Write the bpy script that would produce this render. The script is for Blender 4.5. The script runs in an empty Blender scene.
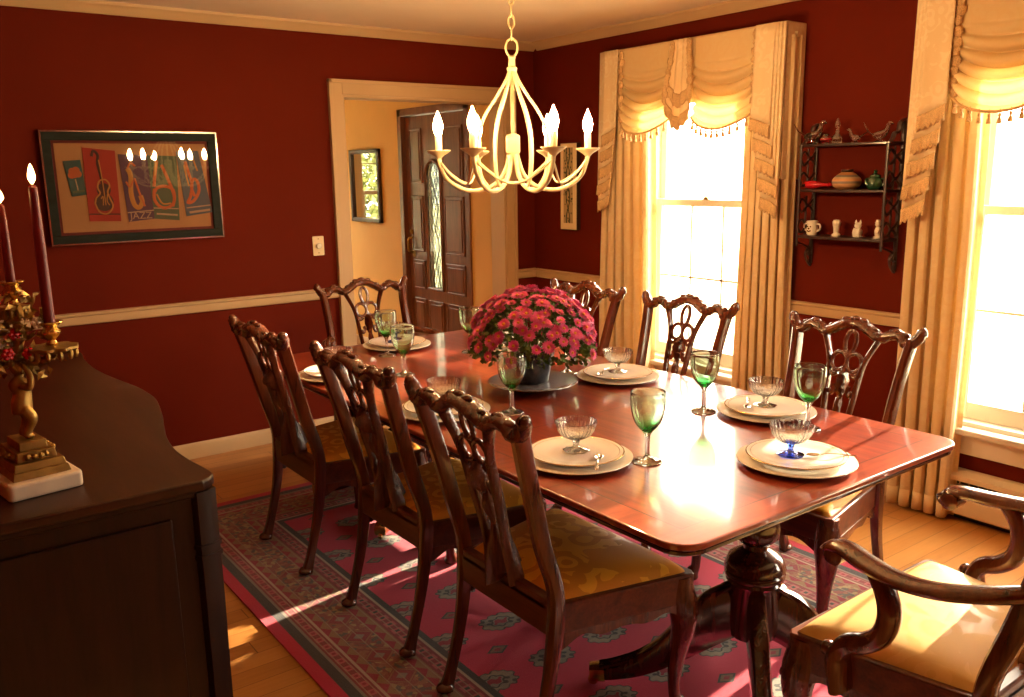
import bpy, bmesh, math, random
from mathutils import Vector, Matrix, noise
S = bpy.context.scene
COL = S.collection
PI = math.pi
rnd = random.Random(11)
V = Vector


# ------------------------------------------------------------------ geometry
def catmull(pts, k, closed=False):
    """Refine a list of equal-length tuples with a Catmull-Rom spline."""
    pts = [tuple(map(float, p)) for p in pts]
    n = len(pts)
    if k <= 1 or n < 3:
        return pts
    out = []
    last = n if closed else n - 1
    for i in range(last):
        if closed:
            p0, p1, p2, p3 = pts[(i - 1) % n], pts[i], pts[(i + 1) % n], pts[(i + 2) % n]
        else:
            p0, p1, p2, p3 = pts[max(i - 1, 0)], pts[i], pts[i + 1], pts[min(i + 2, n - 1)]
        for j in range(k):
            t = j / k
            out.append(tuple(0.5 * (2 * b + (c - a) * t + (2 * a - 5 * b + 4 * c - d) * t * t
                                    + (3 * b - a - 3 * c + d) * t ** 3)
                             for a, b, c, d in zip(p0, p1, p2, p3)))
    if not closed:
        out.append(pts[-1])
    return out


class G:
    """Collects faces; obj() turns it into ONE mesh object."""

    def __init__(s, T=None):
        s.v, s.f, s.m, s.mi, s.T = [], [], [], 0, T

    def add(s, vs, fs):
        n = len(s.v)
        if s.T is not None:
            vs = [s.T @ V(v) for v in vs]
        s.v += [tuple(v) for v in vs]
        s.f += [tuple(i + n for i in f) for f in fs]
        s.m += [s.mi] * len(fs)
        return s

    def box(s, x0, x1, y0, y1, z0, z1):
        vs = [(x, y, z) for z in (z0, z1) for y in (y0, y1) for x in (x0, x1)]
        return s.add(vs, [(0, 2, 3, 1), (4, 5, 7, 6), (0, 1, 5, 4), (2, 6, 7, 3), (0, 4, 6, 2), (1, 3, 7, 5)])

    def grid(s, fn, nu, nv, cu=False, cv=False):
        un, vn = (nu if cu else nu + 1), (nv if cv else nv + 1)
        vs = [fn(i / nu, j / nv) for j in range(vn) for i in range(un)]
        fs = []
        for j in range(nv):
            for i in range(nu):
                a, b = i, (i + 1) % un if cu else i + 1
                c, d = j, (j + 1) % vn if cv else j + 1
                fs.append((c * un + a, c * un + b, d * un + b, d * un + a))
        return s.add(vs, fs)

    def lathe(s, prof, n=28, c=(0, 0, 0), k=1, rf=None, cap=True):
        prof = catmull(prof, k)
        m = len(prof)
        vs = []
        for (r, z) in prof:
            for i in range(n):
                a = 2 * PI * i / n
                q = r * (rf(a, z) if rf else 1)
                vs.append((c[0] + q * math.cos(a), c[1] + q * math.sin(a), c[2] + z))
        fs = [(j * n + i, j * n + (i + 1) % n, (j + 1) * n + (i + 1) % n, (j + 1) * n + i)
              for j in range(m - 1) for i in range(n)]
        if cap:
            fs.append(tuple(range(n - 1, -1, -1)))
            fs.append(tuple((m - 1) * n + i for i in range(n)))
        return s.add(vs, fs)

    def sweep(s, pts, rad, n=10, k=4, up=None, closed=False, jit=0.0, sq=1.0, jf=60, cap=True):
        """Tube along pts. rad: one number, or per point a number or (side, normal) pair.
        up: reference for the frame. sq<1 squares the section. jit: carved lumps."""
        m0 = len(pts)
        if not isinstance(rad, (list, tuple)) or (len(rad) == 2 and m0 != 2 and not isinstance(rad[0], (list, tuple))):
            rad = [rad] * m0
        rr = [(q, q) if not isinstance(q, (list, tuple)) else tuple(q) for q in rad]
        allp = catmull([tuple(p) + r for p, r in zip(pts, rr)], k, closed)
        P = [V(p[:3]) for p in allp]
        R = [(max(p[3], 1e-4), max(p[4], 1e-4)) for p in allp]
        m = len(P)
        vs = []
        side = None
        for i in range(m):
            if closed:
                t = (P[(i + 1) % m] - P[i - 1]).normalized()
            else:
                t = (P[min(i + 1, m - 1)] - P[max(i - 1, 0)]).normalized()
            if up is not None:
                sd = t.cross(V(up))
                if sd.length < 1e-3:
                    sd = side if side is not None else t.orthogonal()
                side = sd.normalized()
            elif side is None:
                side = t.orthogonal().normalized()
            else:
                side = (side - t * side.dot(t)).normalized()
            nr = side.cross(t).normalized()
            for j in range(n):
                a = 2 * PI * j / n
                ca, sa = math.cos(a), math.sin(a)
                if sq != 1.0:
                    ca = math.copysign(abs(ca) ** sq, ca)
                    sa = math.copysign(abs(sa) ** sq, sa)
                p = P[i] + side * (R[i][0] * ca) + nr * (R[i][1] * sa)
                if jit:
                    p += (side * ca + nr * sa) * jit * noise.noise(p * jf)
                vs.append(p)
        fs = []
        for i in range(m if closed else m - 1):
            i2 = (i + 1) % m
            for j in range(n):
                j2 = (j + 1) % n
                fs.append((i * n + j, i * n + j2, i2 * n + j2, i2 * n + j))
        if not closed and cap:
            fs.append(tuple(range(n - 1, -1, -1)))
            fs.append(tuple((m - 1) * n + j for j in range(n)))
        return s.add(vs, fs)

    def ball(s, c, r, n=12, m=8, jit=0.0, jf=40):
        if not isinstance(r, (list, tuple)):
            r = (r, r, r)
        vs = [(c[0], c[1], c[2] - r[2])]
        for j in range(1, m):
            b = -PI / 2 + PI * j / m
            for i in range(n):
                a = 2 * PI * i / n
                d = V((math.cos(b) * math.cos(a), math.cos(b) * math.sin(a), math.sin(b)))
                p = V((c[0] + r[0] * d.x, c[1] + r[1] * d.y, c[2] + r[2] * d.z))
                if jit:
                    p += d * jit * noise.noise(p * jf)
                vs.append(p)
        vs.append((c[0], c[1], c[2] + r[2]))
        top = len(vs) - 1
        fs = [(0, 1 + (i + 1) % n, 1 + i) for i in range(n)]
        for j in range(m - 2):
            for i in range(n):
                a, b = 1 + j * n + i, 1 + j * n + (i + 1) % n
                fs.append((a, b, b + n, a + n))
        o = 1 + (m - 2) * n
        fs += [(o + i, o + (i + 1) % n, top) for i in range(n)]
        return s.add(vs, fs)

    def prism(s, poly, fn, w0, w1):
        """poly of (u,v) pushed from w0 to w1; fn(u,v,w) -> point."""
        n = len(poly)
        vs = [fn(u, v, w0) for u, v in poly] + [fn(u, v, w1) for u, v in poly]
        fs = [tuple(range(n - 1, -1, -1)), tuple(range(n, 2 * n))]
        fs += [(i, (i + 1) % n, n + (i + 1) % n, n + i) for i in range(n)]
        return s.add(vs, fs)


ZUP = lambda u, v, w: (u, v, w)
XW = lambda u, v, w: (w, u, v)      # polygon in y,z pushed along x
YW = lambda u, v, w: (u, w, v)      # polygon in x,z pushed along y


def rrect(x0, x1, y0, y1, r, n=6):
    out = []
    for cx, cy, a0 in ((x1 - r, y1 - r, 0), (x0 + r, y1 - r, PI / 2), (x0 + r, y0 + r, PI), (x1 - r, y0 + r, 1.5 * PI)):
        for i in range(n + 1):
            a = a0 + PI / 2 * i / n
            out.append((cx + r * math.cos(a), cy + r * math.sin(a)))
    return out


def obj(name, g, mat, parent=None, smooth=True, bevel=0.0, solid=0.0, sub=0, loc=None, ang=38, seg=2, fix=True):
    me = bpy.data.meshes.new(name)
    me.from_pydata(g.v, [], g.f)
    mats = mat if isinstance(mat, (list, tuple)) else [mat]
    for m in mats:
        me.materials.append(m)
    if len(mats) > 1:
        me.polygons.foreach_set('material_index', g.m)
    if fix:
        bm = bmesh.new()
        bm.from_mesh(me)
        bmesh.ops.recalc_face_normals(bm, faces=bm.faces)
        bm.to_mesh(me)
        bm.free()
    if smooth:
        me.polygons.foreach_set('use_smooth', [True] * len(me.polygons))
        me.set_sharp_from_angle(angle=math.radians(ang))
    me.update()
    o = bpy.data.objects.new(name, me)
    COL.objects.link(o)
    if parent is not None:
        o.parent = parent
    if loc is not None:
        o.location = loc
    if solid:
        md = o.modifiers.new('solid', 'SOLIDIFY')
        md.thickness = solid
        md.offset = 0
    if bevel:
        md = o.modifiers.new('bevel', 'BEVEL')
        md.width = bevel
        md.segments = seg
        md.limit_method = 'ANGLE'
        md.angle_limit = math.radians(40)
    if sub:
        md = o.modifiers.new('sub', 'SUBSURF')
        md.levels = md.render_levels = sub
    return o


def tag(o, label, cat, group=None, kind=None):
    o['label'] = label
    o['category'] = cat
    if group:
        o['group'] = group
    if kind:
        o['kind'] = kind
    return o


def thing(name, label, cat, loc=(0, 0, 0), rot=0.0, group=None):
    o = bpy.data.objects.new(name, None)
    o.empty_display_size = 0.05
    COL.objects.link(o)
    o.location = loc
    o.rotation_euler = (0, 0, rot)
    return tag(o, label, cat, group)


def struct(o, label=None):
    o['kind'] = 'structure'
    if label:
        o['label'] = label
        o['category'] = 'room'
    return o


def root(name):
    o = bpy.data.objects.new(name, None)
    o.empty_display_size = 0.05
    COL.objects.link(o)
    return struct(o)


def dup(src, label, loc=None, rot=None, group=None):
    """Copy a thing with its parts and their sub-parts."""
    def cp(o, par):
        c = o.copy()
        COL.objects.link(c)
        c.parent = par
        for ch in list(o.children):
            cp(ch, c)
        return c
    c = cp(src, None)
    if loc is not None:
        c.location = loc
    if rot is not None:
        c.rotation_euler = (0, 0, rot)
    c['label'] = label
    if group:
        c['group'] = group
    return c


def pt_label(o, label):
    o['label'] = label
    return o
# ------------------------------------------------------------------ materials
class X:
    """A node socket with arithmetic."""

    def __init__(s, nt, sock):
        s.nt, s.k = nt, sock

    def _m(s, op, *a):
        n = s.nt.nodes.new('ShaderNodeMath')
        n.operation = op
        for i, q in enumerate((s,) + a):
            if isinstance(q, X):
                s.nt.links.new(q.k, n.inputs[i])
            else:
                n.inputs[i].default_value = q
        return X(s.nt, n.outputs[0])

    def __add__(s, o): return s._m('ADD', o)
    def __radd__(s, o): return s._m('ADD', o)
    def __sub__(s, o): return s._m('SUBTRACT', o)
    def __rsub__(s, o): return X.c(s.nt, o)._m('SUBTRACT', s)
    def __mul__(s, o): return s._m('MULTIPLY', o)
    def __rmul__(s, o): return s._m('MULTIPLY', o)
    def __truediv__(s, o): return s._m('DIVIDE', o)
    def lt(s, o): return s._m('LESS_THAN', o)
    def gt(s, o): return s._m('GREATER_THAN', o)
    def mn(s, o): return s._m('MINIMUM', o)
    def mx(s, o): return s._m('MAXIMUM', o)
    def abs(s): return s._m('ABSOLUTE')
    def sin(s): return s._m('SINE')
    def cos(s): return s._m('COSINE')
    def sqrt(s): return s._m('SQRT')
    def floor(s): return s._m('FLOOR')
    def pow(s, e): return s._m('POWER', e)
    def mod(s, o): return s._m('FLOORED_MODULO', o)
    def pp(s, o): return s._m('PINGPONG', o)
    def band(s, a, b): return s.gt(a) * s.lt(b)

    @staticmethod
    def c(nt, v):
        n = nt.nodes.new('ShaderNodeValue')
        n.outputs[0].default_value = v
        return X(nt, n.outputs[0])


class Mat:
    def __init__(s, name, **kw):
        s.m = bpy.data.materials.new(name)
        s.m.use_nodes = True
        s.nt = s.m.node_tree
        s.b = s.nt.nodes['Principled BSDF']
        s.out = s.nt.nodes['Material Output']
        for k, v in kw.items():
            s.set(k, v)

    NM = dict(col='Base Color', rough='Roughness', metal='Metallic', coat='Coat Weight', crough='Coat Roughness',
              spec='Specular IOR Level', emis='Emission Color', es='Emission Strength', ior='IOR', trans='Transmission Weight',
              sheen='Sheen Weight', sss='Subsurface Weight', alpha='Alpha')

    def set(s, k, v):
        sock = s.b.inputs[s.NM[k]]
        if isinstance(v, X):
            s.nt.links.new(v.k, sock)
        elif isinstance(v, (tuple, list)):
            sock.default_value = tuple(v) + ((1,) if len(v) == 3 else ())
        else:
            sock.default_value = v

    def node(s, t, **kw):
        n = s.nt.nodes.new('ShaderNode' + t)
        for k, v in kw.items():
            if k.startswith('_'):
                setattr(n, k[1:], v)
                continue
            sock = n.inputs[k.replace('__', ' ')]
            if isinstance(v, X):
                s.nt.links.new(v.k, sock)
            else:
                sock.default_value = v
        return n

    def co(s, kind='Object'):
        n = s.nt.nodes.new('ShaderNodeTexCoord')
        return X(s.nt, n.outputs[kind])

    def xyz(s, kind='Object', vec=None):
        n = s.nt.nodes.new('ShaderNodeSeparateXYZ')
        s.nt.links.new((vec or s.co(kind)).k, n.inputs[0])
        return [X(s.nt, o) for o in n.outputs]

    def vec(s, x, y, z):
        n = s.nt.nodes.new('ShaderNodeCombineXYZ')
        for i, q in enumerate((x, y, z)):
            if isinstance(q, X):
                s.nt.links.new(q.k, n.inputs[i])
            else:
                n.inputs[i].default_value = q
        return X(s.nt, n.outputs[0])

    def map(s, scale, kind='Object', rot=(0, 0, 0)):
        n = s.node('Mapping', Vector=s.co(kind))
        n.inputs['Scale'].default_value = scale
        n.inputs['Rotation'].default_value = rot
        return X(s.nt, n.outputs[0])

    def noise(s, vec, scale=5, detail=3, rough=.5, dist=0.0):
        n = s.node('TexNoise', Vector=vec, Scale=scale, Detail=detail, Roughness=rough, Distortion=dist)
        return X(s.nt, n.outputs['Fac'])

    def voro(s, vec, scale=5, feature='F1', out='Distance'):
        n = s.node('TexVoronoi', Vector=vec, Scale=scale, _feature=feature)
        return X(s.nt, n.outputs[out])

    def ramp(s, fac, stops, const=False):
        n = s.nt.nodes.new('ShaderNodeValToRGB')
        s.nt.links.new(fac.k, n.inputs[0])
        r = n.color_ramp
        if const:
            r.interpolation = 'CONSTANT'
        while len(r.elements) < len(stops):
            r.elements.new(0.5)
        for e, (p, c) in zip(r.elements, stops):
            e.position = p
            e.color = tuple(c) + (1,) if len(c) == 3 else c
        return X(s.nt, n.outputs[0])

    def mix(s, fac, a, b, mode='MIX'):
        n = s.nt.nodes.new('ShaderNodeMix')
        n.data_type = 'RGBA'
        n.blend_type = mode
        for i, q in ((0, fac), (6, a), (7, b)):
            if isinstance(q, X):
                s.nt.links.new(q.k, n.inputs[i])
            elif isinstance(q, (tuple, list)):
                n.inputs[i].default_value = tuple(q) + (1,)
            else:
                n.inputs[i].default_value = q
        return X(s.nt, n.outputs[2])

    def bump(s, h, strength=.3, dist=.01):
        n = s.node('Bump', Height=h, Strength=strength, Distance=dist)
        s.nt.links.new(n.outputs[0], s.b.inputs['Normal'])
        return s

    def shader(s, sock):
        s.nt.links.new(sock, s.out.inputs['Surface'])


def wood(name, dark, mid, light, axis=2, scale=6, rough=.28, coat=.4, bump=0.0, bscale=70, stretch=14, spec=.5):
    m = Mat(name, rough=rough, coat=coat, crough=.12, spec=spec)
    sc = [stretch / 3.0] * 3
    sc[axis] = .45
    v = m.map(tuple(sc))
    a = m.noise(v, scale, 5, .6, .6)
    b = m.noise(v, scale * 6, 2, .5)
    m.set('col', m.ramp(a * .75 + b * .25, [(.3, dark), (.5, mid), (.72, light)]))
    if bump:
        c = m.noise(m.co(), bscale, 2, .5)
        m.bump(c, bump, .006)
    return m.m


def plain(name, col, rough=.5, var=.06, scale=8, **kw):
    m = Mat(name, rough=rough, **kw)
    n = m.noise(m.co(), scale, 3)
    lo = tuple(c * (1 - var) for c in col)
    hi = tuple(min(1, c * (1 + var)) for c in col)
    m.set('col', m.ramp(n, [(.3, lo), (.7, hi)]))
    return m.m


def fresnel(m, ior):
    """Same reflectance seen from either side of a thin wall."""
    bf = X(m.nt, m.node('NewGeometry').outputs['Backfacing'])
    return X(m.nt, m.node('Fresnel', IOR=bf * (1 / ior - ior) + ior).outputs[0])


def edge_tint(m, tint, edge):
    """A thin wall swallows more light where it is seen edge on."""
    lw = X(m.nt, m.node('LayerWeight', Blend=.5).outputs['Facing'])
    return m.mix((lw.pow(3.0) * edge).mn(1.0), tint, (.12, .16, .13))


def glassy(name, tint=(.97, .98, .97), rough=.02, base=.03, gain=1.0, ior=1.45, rib=None, edge=0.0):
    """Thin glass: straight transmission tinted, plus a Fresnel reflection."""
    m = Mat(name)
    m.nt.nodes.remove(m.b)
    fr = fresnel(m, ior) * gain + base
    fac = fr.mn(1.0)
    tr = m.node('BsdfTransparent')
    tint = edge_tint(m, tint, edge)
    m.nt.links.new(tint.k, tr.inputs[0])
    gl = m.node('BsdfGlossy', Roughness=rough)
    gl.inputs[0].default_value = (1, 1, 1, 1)
    if rib:
        n = m.node('Bump', Height=rib(m), Strength=.8, Distance=.004)
        m.nt.links.new(n.outputs[0], gl.inputs['Normal'])
    mx = m.node('MixShader')
    m.nt.links.new(fac.k, mx.inputs[0])
    m.nt.links.new(tr.outputs[0], mx.inputs[1])
    m.nt.links.new(gl.outputs[0], mx.inputs[2])
    m.shader(mx.outputs[0])
    return m.m


def glow(name, col, strength):
    m = Mat(name)
    m.nt.nodes.remove(m.b)
    e = m.node('Emission', Strength=strength)
    e.inputs[0].default_value = tuple(col) + (1,)
    m.shader(e.outputs[0])
    return m.m


def fabric(name, col, col2, scale, trans=0.0, rough=.75, sheen=.3, tcol=None, weave=True):
    """Damask: tone-on-tone scrolls from warped rings; optional light passing through."""
    m = Mat(name, rough=rough, sheen=sheen, spec=.12)
    v = m.co()
    w = m.noise(v, scale * .8, 2)
    vo = m.voro(v, scale)
    pat = ((vo * 14 + w * 9).sin() * .5 + .5).gt(.55)
    big = m.noise(v, scale * .45, 2).gt(.47)
    f = pat * big
    m.set('col', m.mix(f, col, col2))
    m.set('rough', f * -.25 + rough)
    if weave:
        m.bump(m.noise(v, 420, 1) * .5 + f * .5, .12, .002)
    if trans:
        t = m.node('BsdfTranslucent')
        t.inputs[0].default_value = tuple(tcol or col) + (1,)
        mx = m.node('MixShader', Fac=trans)
        m.nt.links.new(m.b.outputs[0], mx.inputs[1])
        m.nt.links.new(t.outputs[0], mx.inputs[2])
        m.shader(mx.outputs[0])
    return m.m


MT = {}
MT['chair'] = wood('chair mahogany', (.035, .008, .003), (.095, .020, .007), (.16, .036, .012), 2, 5, .22, .5)
MT['carved'] = wood('carved mahogany', (.028, .007, .003), (.09, .019, .007), (.16, .036, .013), 2, 8, .24, .45, bump=.55, bscale=75)
MT['chairx'] = wood('chair mahogany rails', (.04, .009, .003), (.10, .022, .007), (.17, .040, .013), 1, 5, .36, .12, spec=.35)
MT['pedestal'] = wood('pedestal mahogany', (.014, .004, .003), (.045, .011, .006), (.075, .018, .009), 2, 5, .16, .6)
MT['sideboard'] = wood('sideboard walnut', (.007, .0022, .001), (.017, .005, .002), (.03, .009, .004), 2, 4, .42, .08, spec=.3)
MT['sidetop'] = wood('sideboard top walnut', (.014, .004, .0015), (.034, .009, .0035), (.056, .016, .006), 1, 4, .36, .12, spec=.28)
MT['shelf'] = wood('shelf walnut', (.01, .004, .003), (.03, .01, .007), (.05, .017, .01), 2, 8, .4, .2)
MT['door'] = wood('front door oak', (.075, .021, .008), (.145, .044, .016), (.21, .066, .025), 2, 5, .4, .2)
MT['darkframe'] = wood('dark frame wood', (.012, .006, .004), (.03, .012, .008), (.05, .02, .012), 2, 8, .35, .2)


def table_mat():
    m = Mat('table top mahogany', rough=.3, coat=1.0, crough=.085, spec=.25)
    m.b.inputs['Coat IOR'].default_value = 1.6
    x, y, z = m.xyz()
    v = m.map((9, .7, 9))
    a = m.noise(v, 3.2, 5, .6, .8)
    b = m.noise(v, 26, 2, .5)
    field = m.ramp(a * .75 + b * .25, [(.28, (.13, .014, .007)), (.5, (.23, .031, .012)), (.74, (.33, .052, .018))])
    v2 = m.map((1.2, 9, 9))
    a2 = m.noise(v2, 5, 4, .6, .5)
    bandc = m.ramp(a2, [(.3, (.19, .027, .011)), (.7, (.32, .056, .020))])
    d = (x.abs() * -1 + .6225).mn(y.abs() * -1 + 1.3075)
    col = m.mix(d.lt(.085), field, bandc)
    col = m.mix(d.band(.083, .087), col, (.05, .012, .006))
    seam = ((y.abs() - .36).abs()).lt(.0012)
    col = m.mix(seam, col, (.03, .008, .004))
    m.set('col', col)
    m.bump(m.noise(m.map((6, .8, 6)), 8, 2), .02, .01)
    return m.m


MT['table'] = table_mat()


def floor_mat():
    m = Mat('oak strip floor', rough=.3, coat=.25, crough=.18)
    x, y, z = m.xyz()
    row = (y / .083).floor()
    off = (row * 12.9898).sin() * 43758.5453
    off = off - off.floor()
    u = x / 1.1 + off * 5
    cell = (u.floor() * 7.31 + row * 3.77).sin() * 951.135
    tone = cell - cell.floor()
    v = m.vec(x * .8 + row * 2.1, y * 9, z)
    g = m.noise(v, 6, 4, .6, .4)
    c = m.ramp(g * .6 + tone * .4, [(.2, (.34, .135, .032)), (.5, (.45, .195, .05)), (.8, (.52, .245, .072))])
    fy = (y / .083) - row
    fx = u - u.floor()
    gap = fy.lt(.025).mx(fx.lt(.003))
    m.set('col', m.mix(gap, c, (.12, .045, .015)))
    return m.m


MT['floor'] = floor_mat()


def rug_mat(hw, hl):
    """Bokhara rug: crimson field of staggered medallions inside many narrow borders."""
    m = Mat('bokhara wool rug', rough=.95, sheen=.25, spec=.15)
    x, y, z = m.xyz()
    d = (x.abs() * -1 + hw).mn(y.abs() * -1 + hl)
    crim, deep = (.58, .022, .080), (.30, .022, .05)
    dark, cream, tan = (.055, .052, .055), (.46, .36, .27), (.28, .16, .085)
    maroon, grey, rose = (.24, .042, .055), (.24, .21, .18), (.46, .11, .13)
    al = m.mix((x.abs() * -1 + hw).lt(y.abs() * -1 + hl), m.vec(x, 0, 0), m.vec(y, 0, 0))
    t = m.xyz(vec=al)[0]
    zig = (t / .035).pp(1.0)
    sqr = ((t / .055).pp(1.0)).band(.22, .78)
    sqi = ((t / .055).pp(1.0)).band(.38, .62)

    def lin(a, b):
        return d.band(a, b)
    # field
    cw, ch = .235, .29

    def gul(ox, oy):
        gx = ((x + ox) / cw)
        gx = (gx - gx.floor() - .5) * cw
        gy = ((y + oy) / ch)
        gy = (gy - gy.floor() - .5) * ch
        e = ((gx / .082).pow(2) + (gy / .055).pow(2)).sqrt()
        st = ((gx * 150).sin() * (gy * 170).sin()) * .13
        return e + st, gx, gy
    e, gx, gy = gul(0, 0)
    e2, hx, hy = gul(cw / 2, ch / 2)
    f = m.mix(e.lt(1.0), crim, dark)
    f = m.mix(e.lt(.9), f, grey)
    f = m.mix(e.band(.42, .56), f, dark)
    f = m.mix(e.lt(.3), f, deep)
    f = m.mix((gx * gy).gt(0) * e.band(.56, .82), f, (.32, .26, .20))
    star = (hx.abs() / .045 + hy.abs() / .028)
    f = m.mix(star.lt(1.0), f, dark)
    f = m.mix(star.lt(.72), f, (.22, .13, .09))
    f = m.mix(star.lt(.35), f, deep)
    # borders, from the edge inwards
    c = f
    c = m.mix(lin(.395, .42), c, dark)
    c = m.mix(lin(.385, .395), c, cream)
    c = m.mix(lin(.325, .385), c, maroon)
    c = m.mix(lin(.335, .375) * sqr, c, rose)
    c = m.mix(lin(.347, .363) * sqi, c, dark)
    c = m.mix(lin(.315, .325), c, tan)
    c = m.mix(lin(.285, .315), c, m.mix(zig.gt((d - .285) / .03), tan, deep))
    c = m.mix(lin(.175, .285), c, (.25, .075, .065))
    sp = m.voro(m.map((1, 1, 1)), 62, out='Color')
    spx = m.xyz(vec=sp)
    c = m.mix(lin(.175, .285) * spx[0].gt(.62), c, (.30, .13, .085))
    c = m.mix(lin(.175, .285) * spx[1].gt(.76), c, (.12, .10, .09))
    c = m.mix(lin(.175, .285) * spx[2].gt(.80), c, (.36, .26, .13))
    oc = (((t / .15) - (t / .17).floor() - .5) * .17).abs() / .062 + (d - .23).abs() / .062
    c = m.mix(lin(.175, .285) * oc.lt(1.0), c, maroon)
    c = m.mix(lin(.175, .285) * oc.band(.80, .92), c, tan)
    c = m.mix(lin(.175, .285) * oc.band(.45, .62), c, (.26, .035, .05))
    c = m.mix(lin(.175, .285) * oc.lt(.34), c, grey)
    c = m.mix(lin(.145, .175), c, m.mix(zig.gt((d - .145) / .03), tan, deep))
    c = m.mix(lin(.135, .145), c, cream)
    c = m.mix(lin(.09, .135), c, maroon)
    c = m.mix(lin(.097, .128) * sqr, c, rose)
    c = m.mix(lin(.106, .119) * sqi, c, deep)
    c = m.mix(lin(.08, .09), c, grey)
    for q in (.10, .125, .178, .228, .282, .318, .345, .365):
        c = m.mix(lin(q - .0016, q + .0016), c, (.34, .25, .18))
    c = m.mix(lin(.045, .08), c, dark)
    c = m.mix(d.lt(.045), c, (.50, .012, .060))
    n = m.noise(m.map((60, 300, 60)), 4, 2)
    c = m.mix(.35, c, m.ramp(n, [(.3, (.35, .35, .35)), (.7, (1, 1, 1))]), 'MULTIPLY')
    m.set('col', c)
    m.bump(m.noise(m.co(), 380, 2), .5, .004)
    return m.m


MT['wall'] = plain('deep red wall paint', (.112, .0090, .0020), .75, .05, 3, spec=.10)
MT['trim'] = plain('cream trim paint', (.54, .375, .21), .42, .03, 4)
MT['winwhite'] = plain('white window paint', (.82, .78, .68), .4, .03, 4)
MT['ceil'] = plain('ceiling paint', (.82, .70, .56), .85, .03, 3)
MT['hall'] = plain('hall yellow paint', (.66, .39, .11), .7, .04, 3)
MT['out'] = plain('pale dry lawn', (.42, .38, .26), .9, .1, 2)
MT['gold'] = fabric('gold damask upholstery', (.72, .27, .028), (.92, .43, .045), 12, rough=.55, sheen=0)
MT['goldpale'] = fabric('pale gold damask upholstery', (.66, .40, .13), (.70, .44, .16), 9, rough=.55, sheen=0)
MT['drape'] = fabric('cream drapery damask', (.84, .66, .40), (.87, .71, .46), 14, trans=.28, sheen=0, tcol=(.92, .76, .50))
MT['swag'] = fabric('cream swag satin', (.84, .68, .40), (.87, .73, .46), 14, trans=.45, rough=.5, sheen=0, tcol=(.97, .86, .60))
MT['pelmet'] = fabric('cream pelmet damask', (.84, .66, .40), (.88, .73, .48), 18, trans=.12, sheen=0, tcol=(.9, .62, .3))
MT['fringe'] = plain('gold fringe', (.58, .38, .18), .8, .35, 260)
MT['ivory'] = plain('ivory painted metal', (.62, .52, .30), .4, .05, 20)
MT['candlesleeve'] = plain('ivory candle sleeve', (.85, .76, .50), .5, .03, 20)
MT['bulb'] = glow('flame bulb', (1.0, .60, .25), 650)
MT['flame'] = glow('candle flame', (1.0, .55, .16), 30)
MT['wax'] = plain('red candle wax', (.15, .006, .009), .4, .05, 20, sss=.1)
MT['wick'] = plain('burnt wick', (.02, .015, .01), .9)
MT['brass'] = plain('aged brass', (.34, .21, .06), .42, .3, 30, metal=.9)
MT['brassy'] = plain('bright brass', (.72, .50, .17), .25, .1, 30, metal=1.0)
MT['silver'] = plain('polished silver', (.86, .83, .78), .12, .03, 10, metal=1.0)
MT['rimgold'] = plain('gilt rim', (.60, .38, .12), .25, .06, 30, metal=.9)
MT['china'] = plain('cream china', (.92, .84, .74), .12, .02, 6, coat=.3)
MT['charger'] = plain('ivory charger china', (.90, .84, .74), .14, .02, 6, coat=.3)
MT['glass'] = glassy('clear glass', (.93, .95, .93), .02, .07, edge=.8)
MT['pane'] = glassy('window glass', (.98, .985, .98), .01, .01, .6)
MT['cover'] = glassy('picture glass', (.97, .97, .97), .015, .03, 1.1)
MT['blue'] = glassy('cobalt glass', (.10, .16, .80), .03, .05)


def ribs(m):
    x, y, z = m.xyz()
    a = m.nt.nodes.new('ShaderNodeMath')
    a.operation = 'ARCTAN2'
    m.nt.links.new(y.k, a.inputs[0])
    m.nt.links.new(x.k, a.inputs[1])
    return (X(m.nt, a.outputs[0]) * 26).sin()


def solid_glass(name, col, rough=.0, ior=1.47, shine=.05):
    m = Mat(name)
    m.nt.nodes.remove(m.b)
    g = m.node('BsdfGlass', IOR=ior, Roughness=rough)
    if isinstance(col, tuple):
        g.inputs['Color'].default_value = col + (1,)
    gl = m.node('BsdfGlossy', Roughness=.04)
    gl.inputs[0].default_value = (1, 1, 1, 1)
    mx = m.node('MixShader', Fac=shine)
    m.nt.links.new(g.outputs[0], mx.inputs[1])
    m.nt.links.new(gl.outputs[0], mx.inputs[2])
    m.shader(mx.outputs[0])
    m.g = g
    return m


MT['cut'] = solid_glass('ribbed glass', (.97, .98, .97), shine=.16).m
MT['glass'] = solid_glass('clear glass', (.96, .98, .97), shine=.20).m
MT['blue'] = solid_glass('cobalt glass', (.32, .46, .97), shine=.12).m


def goblet_mat():
    """Pale bowl that deepens to emerald where the glass thickens at its base."""
    m = solid_glass('green goblet glass', None)
    x, y, z = m.xyz()
    tint = m.ramp((z - .090) / .05, [(0, (.05, .55, .17)), (.22, (.30, .80, .42)), (.55, (.74, .94, .78)), (1, (.90, .97, .91))])
    m.nt.links.new(tint.k, m.g.inputs['Color'])
    return m.m


MT['goblet'] = goblet_mat()
MT['foil'] = plain('dark foil', (.10, .11, .13), .28, .3, 40, metal=.85)


def petal_mat():
    m = Mat('magenta petals', rough=.6, sheen=.2)
    r = X(m.nt, m.node('ObjectInfo').outputs['Random'])
    x, y, z = m.xyz()
    rad = ((x * x + y * y).sqrt()) / .026
    c = m.ramp(rad, [(0, (.86, .16, .07)), (.25, (.80, .07, .19)), (.6, (.72, .045, .27)), (1, (.80, .14, .42))])
    m.set('col', m.mix(r * .5, c, (.88, .17, .34)))
    return m.m


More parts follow.
